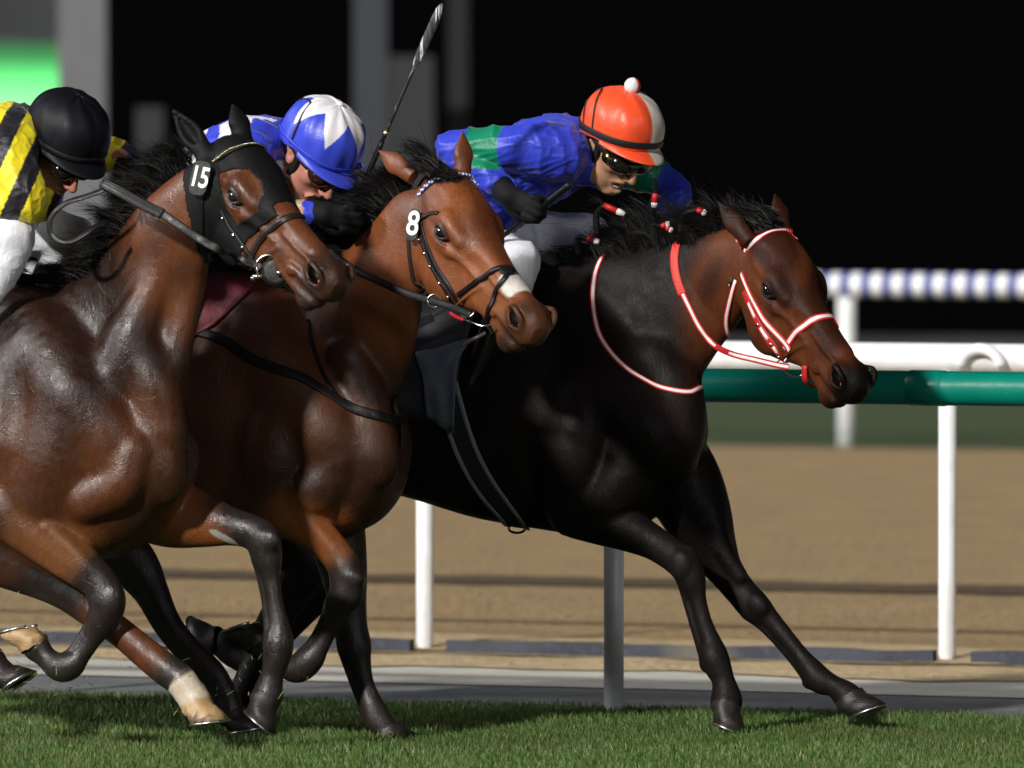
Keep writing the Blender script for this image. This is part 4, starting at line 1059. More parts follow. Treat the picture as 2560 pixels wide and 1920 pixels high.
for s in (1, -1):
    C.chain([(70, 800, 70, s*.10), (150, 930, 96, s*.15), (250, 1060, 84, s*.155), (285, 1130, 62, s*.155)], .07)
    C.chain([(170, 1000, 92, s*.16), (140, 1130, 96, s*.175), (110, 1230, 84, s*.17)], .055)
    C.chain([(20, 930, 90, s*.14), (10, 1100, 100, s*.16)], .05)
    C.ell(400, 1140, s*.085, (.08, .08, .15), .05, ang=12)
    C.chain([(330, 850, 62, s*.10), (385, 960, 66, s*.10), (410, 1060, 55, s*.09)], .05)
    C.chain([(420, 640, 40, s*.070), (350, 790, 52, s*.100), (300, 900, 60, s*.120), (262, 990, 50, s*.14)], .04)
    C.chain([(476, 640, 22, s*.04), (462, 760, 26, s*.05), (438, 900, 36, s*.06)], .05)
    C.ell(-260, 1040, s*.165, (.34, .12, .27), .05)
    C.ell(-600, 960, s*.13, (.24, .15, .25), .05)
C.ell(440, 1080, 0, (.06, .026, .14), .03, True)
C.ell(300, 1240, .20, (.05, .02, .02), .02, True, ang=-60)
C.chain([(335, 1130, 60, .15), (300, 1210, 66, .16), (220, 1250, 60, .165)], .016)
nfC = [(-10, 1255, 95, .165), (50, 1290, 88, .16), (110, 1335, 78, .155), (165, 1382, 62, .15), (215, 1425, 52, .145), (252, 1462, 48, .14), (268, 1505, 49, .14), (256, 1548, 40, .14), (228, 1592, 32, .14), (198, 1636, 31, .14), (174, 1664, 37, .14), (148, 1668, 36, .14), (120, 1648, 29, .14), (100, 1628, 32, .14), (92, 1620, 36, .14)]
limb(C, nfC, 7, 10, 1)
C.ell(18, 1345, .15, (.05, .04, .05), .03)
C.ell(282, 1500, .16, (.05, .028, .03), .012, ang=80)
C.chain([(120, 1320, 26, .205), (180, 1375, 20, .19), (225, 1425, 15, .175)], .014); C.chain([(60, 1350, 24, .20), (130, 1410, 20, .185), (190, 1450, 14, .17)], .014)
ffC = [(330, 1230, 110, -.12), (420, 1278, 92, -.12), (500, 1300, 70, -.12), (572, 1315, 50, -.12), (625, 1328, 44, -.12), (656, 1350, 46, -.12), (667, 1392, 40, -.12), (672, 1440, 31, -.12), (682, 1505, 28, -.12), (692, 1562, 33, -.12), (697, 1605, 39, -.12), (693, 1640, 36, -.12), (682, 1685, 30, -.12), (672, 1722, 36, -.12), (670, 1735, 40, -.12)]
limb(C, ffC, 6, 10, 1)
C.ell(668, 1350, -.09, (.04, .02, .035), .012)
# hind leg swinging under the belly, white pastern
hnC = [(-420, 1050, 190, .13), (-300, 1180, 150, .15), (-150, 1290, 115, .15), (0, 1380, 86, .13), (110, 1440, 62, .10), (175, 1478, 54, .08), (232, 1530, 42, .07), (300, 1580, 38, .06), (360, 1630, 40, .06), (412, 1672, 42, .06), (450, 1700, 42, .06), (475, 1735, 40, .06), (487, 1752, 42, .06)]
C.chain(hnC, .03, .85, ns=8)
hfC = [(-420, 1050, 170, -.13), (-350, 1200, 130, -.14), (-280, 1320, 100, -.14), (-230, 1400, 70, -.13), (-180, 1460, 50, -.13), (-110, 1530, 34, -.13), (-60, 1590, 32, -.13), (-22, 1645, 35, -.13), (-8, 1672, 37, -.13)]
C.chain(hfC, .03, .85, ns=8)
def colC(h, V):
    w, q = head_colour(h, V, 0, 0, nose=.455)
    bay = mix((.026, .0115, .007), (.088, .029, .010), sm(vnoise(V, 7, 21)+.8*sm(1.25-V[:, 2], -.1, .5)-.5, -.5, .5))
    head = mix((.135, .045, .017), (.075, .026, .012), sm(vnoise(q, 20, 25), -.2, .6))
    inh = 1-sm(np.linalg.norm(V-h.hf.to((.18, 0, -.1)), axis=1)/h.hf.k, .36, .48)
    c = mix(bay, head, inh)
    dn, pn = dist_poly(V, [h.p(a, b, ww) for a, b, r, ww in nfC]); df, pf = dist_poly(V, [h.p(a, b, ww) for a, b, r, ww in ffC])
    dh, ph = dist_poly(V, [h.p(a, b, ww) for a, b, r, ww in hnC]); d2, p2 = dist_poly(V, [h.p(a, b, ww) for a, b, r, ww in hfC])
    nz = vnoise(V, 40, 2)*.25; on, of, oh, o2 = own(dn, df, dh, d2), own(df, dn, dh, d2), own(dh, dn, df, d2), own(d2, dn, df, dh)
    dn, df, dh, d2 = dn+(1-on), df+(1-of), dh+(1-oh), d2+(1-o2)
    c = mix(c, (.22, .085, .028), (1-sm(dn, .075, .155))*sm(pn, .5, 1.6)*.6*(pn < 4)); c = mix(c, (.29, .095, .025), (1-sm(df, .075, .155))*sm(pf, .5, 1.6)*.7)
    dk = (1-sm(dn, .075, .155))*sm(pn+nz, 3.2, 4.6); dk = np.maximum(dk, (1-sm(df, .075, .155))*sm(pf+nz+(V[:, 2]-h.p(560, 1315)[2])*6, 2.2, 3.4)); dk = np.maximum(dk, (1-sm(dh, .075, .155))*sm(ph+nz, 8.0, 9.2))
    dk = np.maximum(dk, (1-sm(dh, .075, .155))*(1-sm(ph, 5.2, 6.2))*sm(ph, 3, 4)); dk = np.maximum(dk, (1-sm(d2, .075, .155))*sm(p2, 4, 5.5))
    dk = np.maximum(dk, .9*w*inh)
    c = mix(c, (.022, .017, .015), dk)
    c = mix(c, (.13, .045, .019), (1-sm(dh, .075, .155))*sm(ph, 5.6, 6.4)*(1-sm(ph+nz, 7.8, 9.2)))
    c = mix(c, (.55, .47, .36), (1-sm(dh, .075, .155))*sm(ph+nz*.9, 9.9, 10.3))
    sc = h.p(557, 1345, -.07); g = (V-sc)*[1, .3, 1]; ss = np.sqrt(((g[:, 0]+g[:, 2]*.5)/.034)**2+((g[:, 2]+g[:, 0]*.5)/.014)**2)
    c = mix(c, (.36, .35, .32), (1-sm(ss+vnoise(V, 90, 5)*.25, .8, 1.05))*(1-sm(df, .075, .155)))
    return c
C.build(M_coat15, colC)
eyes(C)
e15 = C.root
hoof(e15, C.p(88, 1617, .14), (-.95, 0, .25), (-.25, 0, 1.0), .128, .118, .060, M_hoofl, M_shoe, lab='pale hoof with its sole turned up')
hoof(e15, C.p(668, 1740, -.12), (.10, -.35, -.80), (-.60, -.2, -.75), .125, .112, .070, M_hoofd, M_shoe)
hoof(e15, C.p(490, 1756, .06), (.85, -.25, -.12), (.15, 0, -1), .128, .118, .062, M_hoofl, M_shoe, lab='pale hoof below a white pastern')
hoof(e15, C.p(-5, 1680, -.13), (.7, 0, -.8), (.6, 0, -.9), .125, .115, .06, M_hoofd, M_shoe)

# black hood: cut from the head surface, a few millimetres proud
M_hood = mat('black_hood_fabric', (.005, .005, .0055), .65, bump=[(120, .0012), (9, .006)], spec=.22)
hp = [q for q in C.headp]
lo = np.min([q.bb()[0] for q in hp if not q.sub], 0)-.01; hi = np.max([q.bb()[1] for q in hp if not q.sub], 0)+.01
hp2 = C.allp
V, F = polygonise(hp2, .0045, [], .0045, clip=(lo-.02, hi+.02))
V = relax(V, F, 2, .4); q = C.hf.inv(V); m0 = (q[:, 0] < .42) & (q[:, 0] > -.16); V, F = cut(V, F, m0)
N = grad(hp2, V, .003); V = V+N*.0032
q = C.hf.inv(V)
fq = C.hf.inv(cast(C, [(745, 515), (700, 540), (667, 562), (623, 599), (604, 640), (586, 682)], hp))
o_ = np.argsort(fq[:, 2]); fx = np.interp(q[:, 2], fq[o_, 2], fq[o_, 0])
bq = C.hf.inv(cast(C, [(478, 398), (461, 430), (463, 480), (476, 550), (492, 605), (506, 648)], C.allp)); o_ = np.argsort(bq[:, 2]); bx = np.interp(q[:, 2], bq[o_, 2], bq[o_, 0])
bx = np.where(np.abs(q[:, 1]) < .05, np.minimum(bx, -.03), bx)
wq = C.hf.inv(cast(C, [(557, 432), (586, 422), (623, 424), (655, 452), (661, 485), (647, 526), (610, 550), (594, 558), (570, 526), (560, 485)], hp))
def inpoly(x, z, P):
    c = np.zeros(len(x), bool)
    for (x0, z0), (x1, z1) in zip(P, np.roll(P, -1, 0)):
        k = ((z0 > z) != (z1 > z)) & (x < (x1-x0)*(z-z0)/(z1-z0+1e-12)+x0); c ^= k
    return c
win = inpoly(q[:, 0], q[:, 2], wq[:, [0, 2]]) & (np.abs(q[:, 1]) > .035)
ear = ((q[:, 2] > .035) & (q[:, 0] < .10)) | (dist_poly(q, [C.ears[0][0], C.ears[0][1]])[0] < .045) | (dist_poly(q, [C.ears[1][0], C.ears[1][1]])[0] < .045)
keep = ((q[:, 0] < fx) & (q[:, 0] > bx) & ~win & (q[:, 2] > -.272+.35*np.maximum(.03-q[:, 0], 0))) | ear
V2, F2 = cut(V, F, keep)
hood = np_mesh('hood', V2, F2, [M_hood], e15)
sol = hood.modifiers.new('thickness', 'SOLIDIFY'); sol.thickness = .0022; sol.offset = 0

# browband with bright studs
P = spline(cast(C, [(533, 412), (548, 398), (572, 382), (602, 371), (635, 366), (664, 374)], C.headp), 9); P, N = snap(C.headp, P, .006); P = smooth_line(P, 4); L_ = np.r_[0, np.cumsum(np.linalg.norm(np.diff(P, axis=0), axis=1))]
m = MB(); m.ribbon(P, N, .017, .004, 0)
M_brass = mat('pale_brass', (.62, .56, .38), .22, 1.0)
for i in range(30):
    t = (i+.5)/30*L_[-1]; c = np.array([np.interp(t, L_, P[:, j]) for j in range(3)]); nn = norm([np.interp(t, L_, N[:, j]) for j in range(3)]); m.ball(c+nn*.005, .0042, 1, 8, 6)
m.build('browband', [M_leather, M_brass], e15)
m, P, N = wstrap(C, [(520, 400), (524, 440), (530, 475), (548, 515), (572, 560), (598, 600), (622, 635), (640, 655)], .015, .004, [M_leather], 'cheekpiece', build=False, off=.006)
for a in (13, 17, 22, 28, 33, 38):
    if a < len(P): m.ball(P[a]+N[a]*.006, (.006, .006, .006), 1, 8, 6)
m.build('cheekpiece', [M_leather, M_steel], e15)
wstrap(C, [(507, 480), (505, 540), (503, 600), (512, 650)], .015, .004, [M_leather], 'throat_latch', off=.009, prims=C.allp)
m, P, N = wstrap(C, [(628, 645), (638, 622), (652, 600), (680, 570), (712, 548), (740, 540), (757, 545)], .022, .006, [M_dkbrown], 'noseband', build=False); m.ribbon(P+N*.005, N, .010, .003, 0); m.build('noseband', [M_dkbrown], e15)
nr = norm(C.line.loc(C.line.O+np.array([-.15, -1, .12])))
cb = cast(C, [(690, 680)], C.headp)[0]
m = MB(); aa = norm(np.cross(nr, (0, 0, 1))); bb2 = np.cross(nr, aa); Rq = np.stack([aa, bb2, nr], 1)
m.tube([cb+nr*.002, cb+nr*.003, cb+nr*.009, cb+nr*.010], [.030, .044, .044, .030], 28, nrm=aa); m.build('bit_guard', M_leather, e15)
cr = cast(C, [(673, 669)], C.headp)[0]; ring(cr+nr*.022, nr, .0355, .0038, 'bit_ring', M_steel, e15)
c2 = C.hf.to((.40, .055, -.13)); ring(c2, C.hf.dir((0, 1, 0)), .0355, .0038, 'bit_ring', M_steel, e15)
m = MB(); b1 = cb+nr*.022; b1 = C.line.loc(at(698, 682, C.line.glob(b1)[1])); m.ball(b1, .010); m.build('bit', M_steel, e15)
m = MB(); a_ = C.line.loc(at(632, 692, C.line.glob(cr+nr*.02)[1])); b_ = C.line.loc(at(656, 690, C.line.glob(cr+nr*.02)[1])); m.tube([a_, b_], .008, 10); m.ball(a_-np.array([0, 0, .004]), .0085); m.build('curb_buckle', M_steel, e15)
gw = -cr[1]+.025
# the near rein: broad padded grip, then plain leather down to the ring
rows = [(255, 456, .30), (300, 480, .30), (350, 508, .31), (407, 536, .32)]
PG = spline(free(C, rows), 8); NG = np.repeat([C.line.loc(C.line.O+np.array([-.3, -1, .35]))], len(PG), 0)
m = MB(); m.ribbon(PG, NG, .033, .006, 0)
for s in (-.012, .0, .012):
    b = norm(np.cross(PG[-1]-PG[0], NG[0])); m.ribbon(PG+b*s+norm(NG[0])*.005, NG, .005, .002, 0)
m.build('rein_grip', [M_leather], e15)
freestrap(C, [(404, 534, .32), (450, 565, .32), (500, 598, .31), (550, 625, .31), (590, 643, gw), (640, 662, gw), (652, 672, gw)], .026, .004, [M_leather], 'rein', nrm=(-.3, -1, .3))
freestrap(C, [(262, 474, .30), (220, 490, .31), (170, 506, .32), (138, 530, .32), (124, 560, .32), (130, 588, .32), (152, 603, .32), (182, 602, .31), (215, 584, .30), (240, 566, .28), (262, 560, .26)], .017, .004, [M_leather], 'rein_loop', nrm=(-.6, -1, .5))
number_plate(C, (506, 448), .056, .104, '15', None, tilt=12, size=.088, wadj=.74, lift=.014)
# saddle and cloth
cloth(C, [[(-260, 755), (-150, 735), (-20, 720)], [(-290, 880), (-180, 890), (-60, 900)], [(-300, 1010), (-200, 1040), (-90, 1060)]], .010, M_cloth, 'saddle_cloth', lift=.004)
wstrap(C, [(-200, 1060), (-180, 1160), (-150, 1260), (-110, 1340), (-70, 1380)], .075, .005, [M_girth], 'girth', prims=C.allp)
m = MB(); m.tube(spline([C.p(x, y, 0) for x, y in ((-270, 732), (-200, 728), (-120, 712), (-30, 700))], 5), [.03, .045]+[.055]*12+[.05, .03], 16, flat=.5, nrm=(0, 0, 1)); m.build('saddle', M_leather, e15)
roots = []; dirs = []; LL = []
for px, py, dx, dy, l in [(470, 385, -.3, 1, .10), (445, 405, -.5, .9, .12), (420, 440, -.6, .8, .14), (390, 480, -.7, .7, .15), (355, 525, -.9, .5, .16), (310, 580, -1, .35, .15), (262, 630, -1, .25, .11), (200, 660, -1, .2, .08), (120, 680, -1, .15, .07), (20, 695, -1, .2, .1), (-80, 705, -1, .1, .06)]:
    roots.append(C.p(px, py+18, .05)); dirs.append((dx, -.12, dy)); LL.append(l)
hair('mane', roots, dirs, LL, .0013, .5, M_hairb, e15, 15000, .014, .15, .5, 60, .3)
hair('tail', [C.p(-790, 840, 0), C.p(-810, 870, 0), C.p(-815, 900, 0)], [(-1, 0, .15)]*3, [.75]*3, .005, .6, M_hairb, e15, 500, .02, .12, 1.0, 14, segs=12)
# ------------------------------------------------------------------ riders
def face_prims(fr, mouth=0.0, frown=0.0):
    P = []; T = fr.to; R = fr.R; K = fr.k
    def ell(c, r, k=.01, sub=False, rot=None): P.append(Ell(T(c), np.asarray(r)*K, k*K, sub, R if rot is None else R@rot))
    def ch(pts, k=.008, ws=1.0, sub=False, ns=4): P.append(Chain([list(T(p[:3]))+[p[3]*K] for p in pts], k*K, ws, fr.dir((0, 1, 0)), sub, ns))
    ell((-.005, 0, .03), (.096, .074, .100), .02)
    ell((.040, 0, -.045), (.052, .050, .075), .03)
    ell((.020, 0, -.060), (.060, .058, .050), .02)
    ell((.074, 0, -.104), (.020, .023, .018), .018)
    for s in (-1, 1):
        ell((.058, s*.042, -.022), (.026, .022, .022), .018)
        ch([(.020, s*.054, -.06, .016), (.045, s*.042, -.09, .014), (.070, s*.016, -.108, .012)], .014)
        ell((.088, s*.031, .006), (.016, .019, .012), .008, True)
        ell((.079, s*.031, .004), (.0125, .0135, .0115), .003)
        ch([(.086, s*.048, .022, .007), (.097, s*.030, .028, .0085), (.100, s*.010, .022, .007)], .010)
        ell((.1065, s*.0125, -.036), (.011, .0085, .0085), .006)
        ch([(.108, s*.018, -.034, .003), (.098, s*.030, -.050, .003), (.088, s*.036, -.072, .0025)], .006, sub=True)      # fold beside the mouth
        if frown: ch([(.100, s*.024, -.052, .005), (.090, s*.034, -.070, .005)], .006)
        # ear: rim, lobe, hollow
        ell((-.004, s*.074, -.008), (.018, .010, .030), .006, rot=rotm(0, -.2, 0))
        ell((-.001, s*.084, -.004), (.009, .007, .017), .003, True, rot=rotm(0, -.2, 0))
    ch([(.096, 0, .020, .008), (.108, 0, .000, .0085), (.119, 0, -.020, .010), (.123, 0, -.030, .0115)], .008)
    ell((.104, 0, -.040), (.010, .010, .006), .006)
    g = .5*mouth
    ch([(.082, -.026, -.066+g*.1, .0045), (.094, -.013, -.061+g*.2, .006), (.100, 0, -.060+g*.3, .0065), (.094, .013, -.061+g*.2, .006), (.082, .026, -.066+g*.1, .0045)], .006)
    ch([(.080, -.024, -.070, .0045), (.091, -.012, -.076-g*1.4, .0065), (.096, 0, -.078-g*1.6, .007), (.091, .012, -.076-g*1.4, .0065), (.080, .024, -.070, .0045)], .006)
    if mouth: ell((.098, 0, -.069-g*.7), (.020, .027, .0045+mouth*.42), .003, True)
    else: ch([(.090, -.024, -.069, .0016), (.1035, 0, -.069, .002), (.090, .024, -.069, .0016)], .003, sub=True)
    return P
M_skin = mat('skin', attr='coat', rough=.48, vary=[(40, (.88, .78, .74), .4, .7, None, 'mul')], bump=[(180, .0006), (45, .0012)], sss=.15)
M_glassk = mat('dark_goggle_lens', (.008, .007, .007), .08, coat=.6)
M_blackf = mat('black_padding', (.008, .008, .009), .6)
M_goldm = mat('brass_vent', (.75, .55, .16), .25, 1.0)
M_teeth = mat('teeth', (.72, .68, .58), .3)
def silk(name, rough=.44): return mat(name, attr='coat', rough=rough, spec=.45, bump=[(26, .0045, (1, 1, .55), .6), (80, .0010), (420, .0003)], sheen=.15)
M_silk = silk('racing_silk'); M_cap = mat('cap_silk', attr='coat', rough=.38, spec=.45, bump=[(18, .0025), (300, .0003)], sheen=.2)
M_br = mat('white_breeches', (.78, .78, .84), .55, bump=[(20, .010, (1, 1, .6), .5), (300, .0005)], vary=[(9, (.70, .70, .76), .45, .7)])
M_boot = mat('black_boot', (.008, .008, .009), .25, coat=.3)
M_glove = mat('black_glove', (.005, .005, .0055), .75, spec=.2, bump=[(90, .001)])

def folds(V, prims, amp, freq, seed, aniso=(1, 1, 1)):
    N = grad(prims, V, .005); a = vnoise(V*np.array(aniso), freq, seed); b = vnoise(V*np.array(aniso)[::-1], freq*1.7, seed+1)
    r = (1-np.abs(a)*2.2).clip(0, 1)**2; r2 = (1-np.abs(b)*2.4).clip(0, 1)**2
    return V+N*(amp*(r+.5*r2-.4))[:, None]
def garment(h, name, prims, M, parent, colour, hh=.006, amp=.006, freq=26, seed=1, clipf=None, aniso=(1, 1, 1), label=None):
    V, F = polygonise(prims, hh, [], hh); V = relax(V, F, 2, .5)
    if amp: V = folds(V, prims, amp, freq, seed, aniso)
    o = np_mesh(name, V, F, [M], parent, col=colour(V) if colour else None)
    if label: o['label'] = label
    return o
def hand_prims(fr, curl=1.0, thumb=True, th=0.0):
    """x to the knuckles, y from the index to the little finger, z back of the hand"""
    P = []; T = fr.to; K = fr.k
    P.append(Chain([list(T(p[:3]))+[p[3]*K] for p in [(-.03, 0, 0, .029), (.01, 0, 0, .030), (.05, 0, -.002, .034), (.080, .0, -.004, .033)]], .012, .50, fr.dir((0, 0, 1)), ns=3))
    for y, l in ((-.032, .92), (-.011, 1.0), (.011, .95), (.030, .80)):
        pts = [(.076, y, .002, .0115), (.106*l+.006, y, -.006, .0108), (.116*l, y, -.032*l-.002, .010), (.098*l, y, -.054*l, .0095), (.074, y, -.050*l, .009)]
        P.append(Chain([list(T(p[:3]))+[p[3]*K+th] for p in pts], .003, ns=3))
    P.append(Chain([list(T(p[:3]))+[p[3]*K+th] for p in [(.015, -.032, -.006, .014), (.048, -.050, -.024, .0125), (.078, -.042, -.050, .011), (.096, -.026, -.060, .010)]], .004, ns=3))
    return P
def helmet(fr, col, M, parent, name='helmet', rx=.132, ry=.108, rz=.118, top=None, brim=.05, brimcol=None, puff=0.0, label=None, seams=True, nu=96, nv=44):
    """silk cap over a riding helmet: dome, hem and peak; fr: helmet frame"""
    V = []; Cc = []; lv = [int(nv*t) for t in (0, .18, .45, .72, 1)]
    for i in range(nv+1):
        e = math.radians(-16+106*i/nv)
        for j in range(nu):
            a = 2*math.pi*j/nu; x, y, z = math.cos(e)*math.cos(a), math.cos(e)*math.sin(a), math.sin(e)
            rim = 1+(-.035 if i == 0 else 0)
            s = (abs(x)**2.3+abs(y)**2.3+abs(z)**2.3)**(-1/2.3)
            sm_ = 0.0035*abs(math.sin(a*3))**.5*math.cos(e)*(1 if seams else 0)+.0012*math.sin(a*9+e*6)
            drop = .018*max(0, -math.cos(a))*(1 if e < .2 else 0)*(1-(e+.28)/.48 if e < .2 else 0)
            if puff: sm_ += puff*(math.sin(a*13+e*2)*.35+math.sin(a*5+e*5)*.5)*(.25+math.cos(e))
            V.append(fr.to((x*s*rx*rim+(x*sm_), y*s*ry*rim+y*sm_, z*s*rz+z*sm_-drop))); Cc.append(col(a, e))
    F = [(i*nu+j, i*nu+(j+1) % nu, (i+1)*nu+(j+1) % nu, (i+1)*nu+j) for i in range(nv) for j in range(nu)]
    # inner lining so the rim has thickness
    b0 = len(V)
    for i in lv:
        e = math.radians(-16+106*i/nv)
        for j in range(nu):
            a = 2*math.pi*j/nu; V.append(fr.to((math.cos(e)*math.cos(a)*rx*.90, math.cos(e)*math.sin(a)*ry*.90, math.sin(e)*rz*.90-(.018*max(0, -math.cos(a)) if i == 0 else 0)))); Cc.append((.01, .01, .01))
    for i in range(4): F += [(b0+i*nu+j, b0+(i+1)*nu+j, b0+(i+1)*nu+(j+1) % nu, b0+i*nu+(j+1) % nu) for j in range(nu)]
    F += [(j, b0+j, b0+(j+1) % nu, (j+1) % nu) for j in range(nu)]
    o = np_mesh(name, V, F, [M], parent, col=Cc)
    # peak
    V = []; Cc = []; n = 40; m_ = 8
    for k_ in (0, 1):
        for i in range(n+1):
            a = math.radians(-78+156*i/n); ca = math.cos(a)
            for j in range(m_+1):
                t = j/m_; ext = brim*(max(0, ca-.15)/.85)**.8*t
                e = math.radians(-14); x = math.cos(e)*ca*rx*1.0+ext*1.0; y = math.cos(e)*math.sin(a)*ry*1.0*(1+.04*t)
                V.append(fr.to((x-.004*(1-t), y, math.sin(e)*rz-.018*t*ca-.010*t*t+.0035*(1-k_)))); Cc.append((brimcol or col)(a, -.2) if k_ == 0 else (.012, .012, .012))
    N_ = (n+1)*(m_+1)
    F = []
    for i in range(n):
        for j in range(m_):
            q = i*(m_+1)+j; F.append((q, q+m_+1, q+m_+2, q+1)); F.append((N_+q, N_+q+1, N_+q+m_+2, N_+q+m_+1))
        q = i*(m_+1)+m_; F.append((q, q+m_+1, N_+q+m_+1, N_+q))
    pk = np_mesh('peak', V, F, [M], o, col=Cc)
    return o
def dome_pt(fr, a, e, off=0.0, rx=.132, ry=.108, rz=.118):
    x, y, z = math.cos(e)*math.cos(a), math.cos(e)*math.sin(a), math.sin(e); s = (abs(x)**2.3+abs(y)**2.3+abs(z)**2.3)**(-1/2.3)
    return fr.to((x*s*(rx+off), y*s*(ry+off), z*s*(rz+off))), norm(fr.dir((x/rx, y/ry, z/rz)))
def dome_band(fr, ae, w, t, M, name, parent, off=.004):
    Pp = spline(np.array([(a*D2R, e*D2R, 0) for a, e in ae]), 8); P = []; N = []
    for a, e, _ in Pp:
        p, n_ = dome_pt(fr, a, e, off); P.append(p); N.append(n_)
    m = MB(); m.ribbon(P, N, w, t, 0); return m.build(name, M, parent)
def rider(line, label, centre_px, w, ang, k, tilt, mouth, skincol, caplab):
    r = empty('person', line.glob(line.px(centre_px[0], centre_px[1]+500, w)), -YAW); tag(r, label, 'person')
    inv = line.px(centre_px[0], centre_px[1]+500, w)
    psi, th, ro = ang; R = rotm((psi-24)*D2R, th*D2R, ro*D2R)
    c = line.px(*centre_px, w); org = c-k*(R@np.array([0, 0, .045]))-np.array([0, 0, .014])
    H_ = Frame(org-inv, R, k*1.09)
    Rh = R@rotm(0, -tilt*D2R, 0); He = Frame(c-inv, Rh, k)
    return r, inv, H_, He
def jchain(line, inv, rows, kk=.02, ws=1.0, ns=6, scale=1.0, n=(0, 1, 0)):
    q = [list(line.px(a, b, w)-inv)+[rr*line.O[1]/FPX*scale] for a, b, rr, w in rows]
    return Chain(q, kk, ws, n, ns=ns)
def colconst(c): return lambda V: np.tile(np.array(c, float), (len(V), 1))
def skin_colour(H_, base, lips):
    def f(V):
        q = H_.inv(V); c = np.tile(np.array(base, float), (len(V), 1)); nz = vnoise(q, 60, 4)
        rd = np.exp(-(((q-[.115, 0, -.03])/[.03, .025, .02])**2).sum(1))+.7*np.exp(-(((np.abs(q)-[.06, .045, .02])/[.03, .02, .025])**2).sum(1))
        c = mix(c, (base[0]*.95, base[1]*.66, base[2]*.60), np.clip(rd*.7+.15*nz, 0, 1))
        lp = np.exp(-(((q-[.095, 0, -.069])/[.014, .024, .011])**2).sum(1)*1.2); c = mix(c, lips, np.clip(lp*1.1, 0, 1))
        return c
    return f
def goggles(H_, parent, vent=False, strap=True, M=None, gs=1.0):
    P = [Ell(H_.to((.078, s*.030, .002)), np.array([.036, .036, .027])*H_.k*gs, .012, False, H_.R) for s in (-1, 1)]+[Ell(H_.to((.096, 0, .008)), np.array([.018, .03, .014])*H_.k*gs, .012, False, H_.R)]
    V, F = polygonise(P, .0035, [], .0035); V = relax(V, F, 2)
    g = np_mesh('goggles', V, F, [M or M_glassk], parent)
    for s in (-1, 1):
        m = MB(); m.ribbon(spline([H_.to(p) for p in ((.055, s*.062, .004), (.03, s*.078, .008), (.0, s*.086, .014), (-.03, s*.084, .022))], 5), [norm(H_.dir((.2, s, 0)))]*16, .016, .003); m.build('goggle_strap', M_blackf, g)
    if vent:
        c = H_.to((.062, -.066-.036*(gs-1), .002)); nn = norm(H_.dir((.25, -1, 0))); m = MB(); a = norm(np.cross(nn, (0, 0, 1)))
        m.tube([c, c+nn*.006], .0165, 20, nrm=a); m.build('vent', M_goldm, g)
        m = MB(); m.tube([c+nn*.005, c+nn*.008], .007, 16, nrm=a); m.build('vent_cap', M_leather, g)
    return g
def chinstrap(H_, parent):
    P = []
    for s in (-1, 1):
        P.append(Chain([list(H_.to(p[:3]))+[p[3]] for p in [(.000, s*.082, .030, .012), (.016, s*.076, .0, .011), (.022, s*.070, -.035, .012), (.018, s*.062, -.065, .012)]], .01, .6, H_.dir((0, 1, 0))))
        P.append(Chain([list(H_.to(p[:3]))+[p[3]] for p in [(.018, s*.062, -.065, .008), (.035, s*.045, -.100, .006), (.055, s*.015, -.122, .006), (.060, 0, -.124, .006)]], .006))
    V, F = polygonise(P, .004, [], .004); return np_mesh('chin_strap', V, F, [M_blackf], parent)

BLUE = (.030, .050, .52); GRN = (.0, .20, .10)
# ---- rider of the leading horse
k = 1.04
r1, inv, H1, E1 = rider(LA, 'person in blue racing silks with green armbands and an orange cap with pompom', (1555, 318), .02, (49, 43, 0), k, 22, .010, None, None)
body = face_prims(H1, .022)
body += [jchain(LA, inv, [(1500, 425, 42, .02), (1460, 400, 48, .0), (1400, 390, 62, 0)], .02), jchain(LA, inv, [(1410, 385, 66, 0), (1340, 410, 74, 0), (1260, 460, 76, 0), (1180, 525, 74, 0), (1120, 590, 74, 0)], .04, 1.35),
         jchain(LA, inv, [(1340, 375, 40, .18), (1240, 375, 32, .23), (1150, 372, 27, .25), (1200, 420, 24, .26), (1262, 468, 20, .27)], .02), jchain(LA, inv, [(1440, 380, 40, -.18), (1560, 420, 30, -.24), (1680, 470, 26, -.26), (1660, 515, 22, -.20), (1640, 540, 20, -.14)], .02)]
V, F = polygonise(body, .009, [(H1.o-.15, H1.o+.15)], .0032); V = relax(V, F, 1, .4)
np_mesh('body', V, F, [M_skin], r1, col=skin_colour(H1, (.50, .28, .17), (.36, .13, .10))(V))
m = MB()
for i in range(8):
    y = (i-3.5)*.0056; m.ball(H1.to((.0965-abs(i-3.5)*.0022, y, -.0660)), (.0034, .0032, .0048), 0, 8, 6, H1.R); m.ball(H1.to((.0925-abs(i-3.5)*.0020, y, -.0815)), (.0030, .0028, .0042), 0, 8, 6, H1.R)
m.build('teeth', M_teeth, r1)
torso = [jchain(LA, inv, [(1428, 378, 86, 0), (1370, 392, 104, 0), (1290, 440, 108, 0), (1210, 505, 100, 0), (1130, 580, 96, 0), (1090, 620, 80, 0)], .05, 1.45),
         jchain(LA, inv, [(1400, 380, 74, .13), (1345, 374, 66, .19), (1290, 368, 56, .22), (1220, 368, 50, .24), (1160, 366, 44, .255), (1128, 366, 38, .26)], .03),
         jchain(LA, inv, [(1128, 366, 38, .26), (1150, 395, 39, .265), (1195, 425, 36, .27), (1235, 452, 32, .27), (1262, 470, 29, .27)], .012),
         jchain(LA, inv, [(1440, 385, 70, -.14), (1530, 410, 56, -.22), (1610, 430, 48, -.26), (1680, 465, 40, -.27), (1693, 490, 38, -.25), (1668, 520, 32, -.20), (1640, 535, 27, -.15)], .03),
         jchain(LA, inv, [(1466, 402, 50, .02), (1478, 420, 48, .02)], .03)]
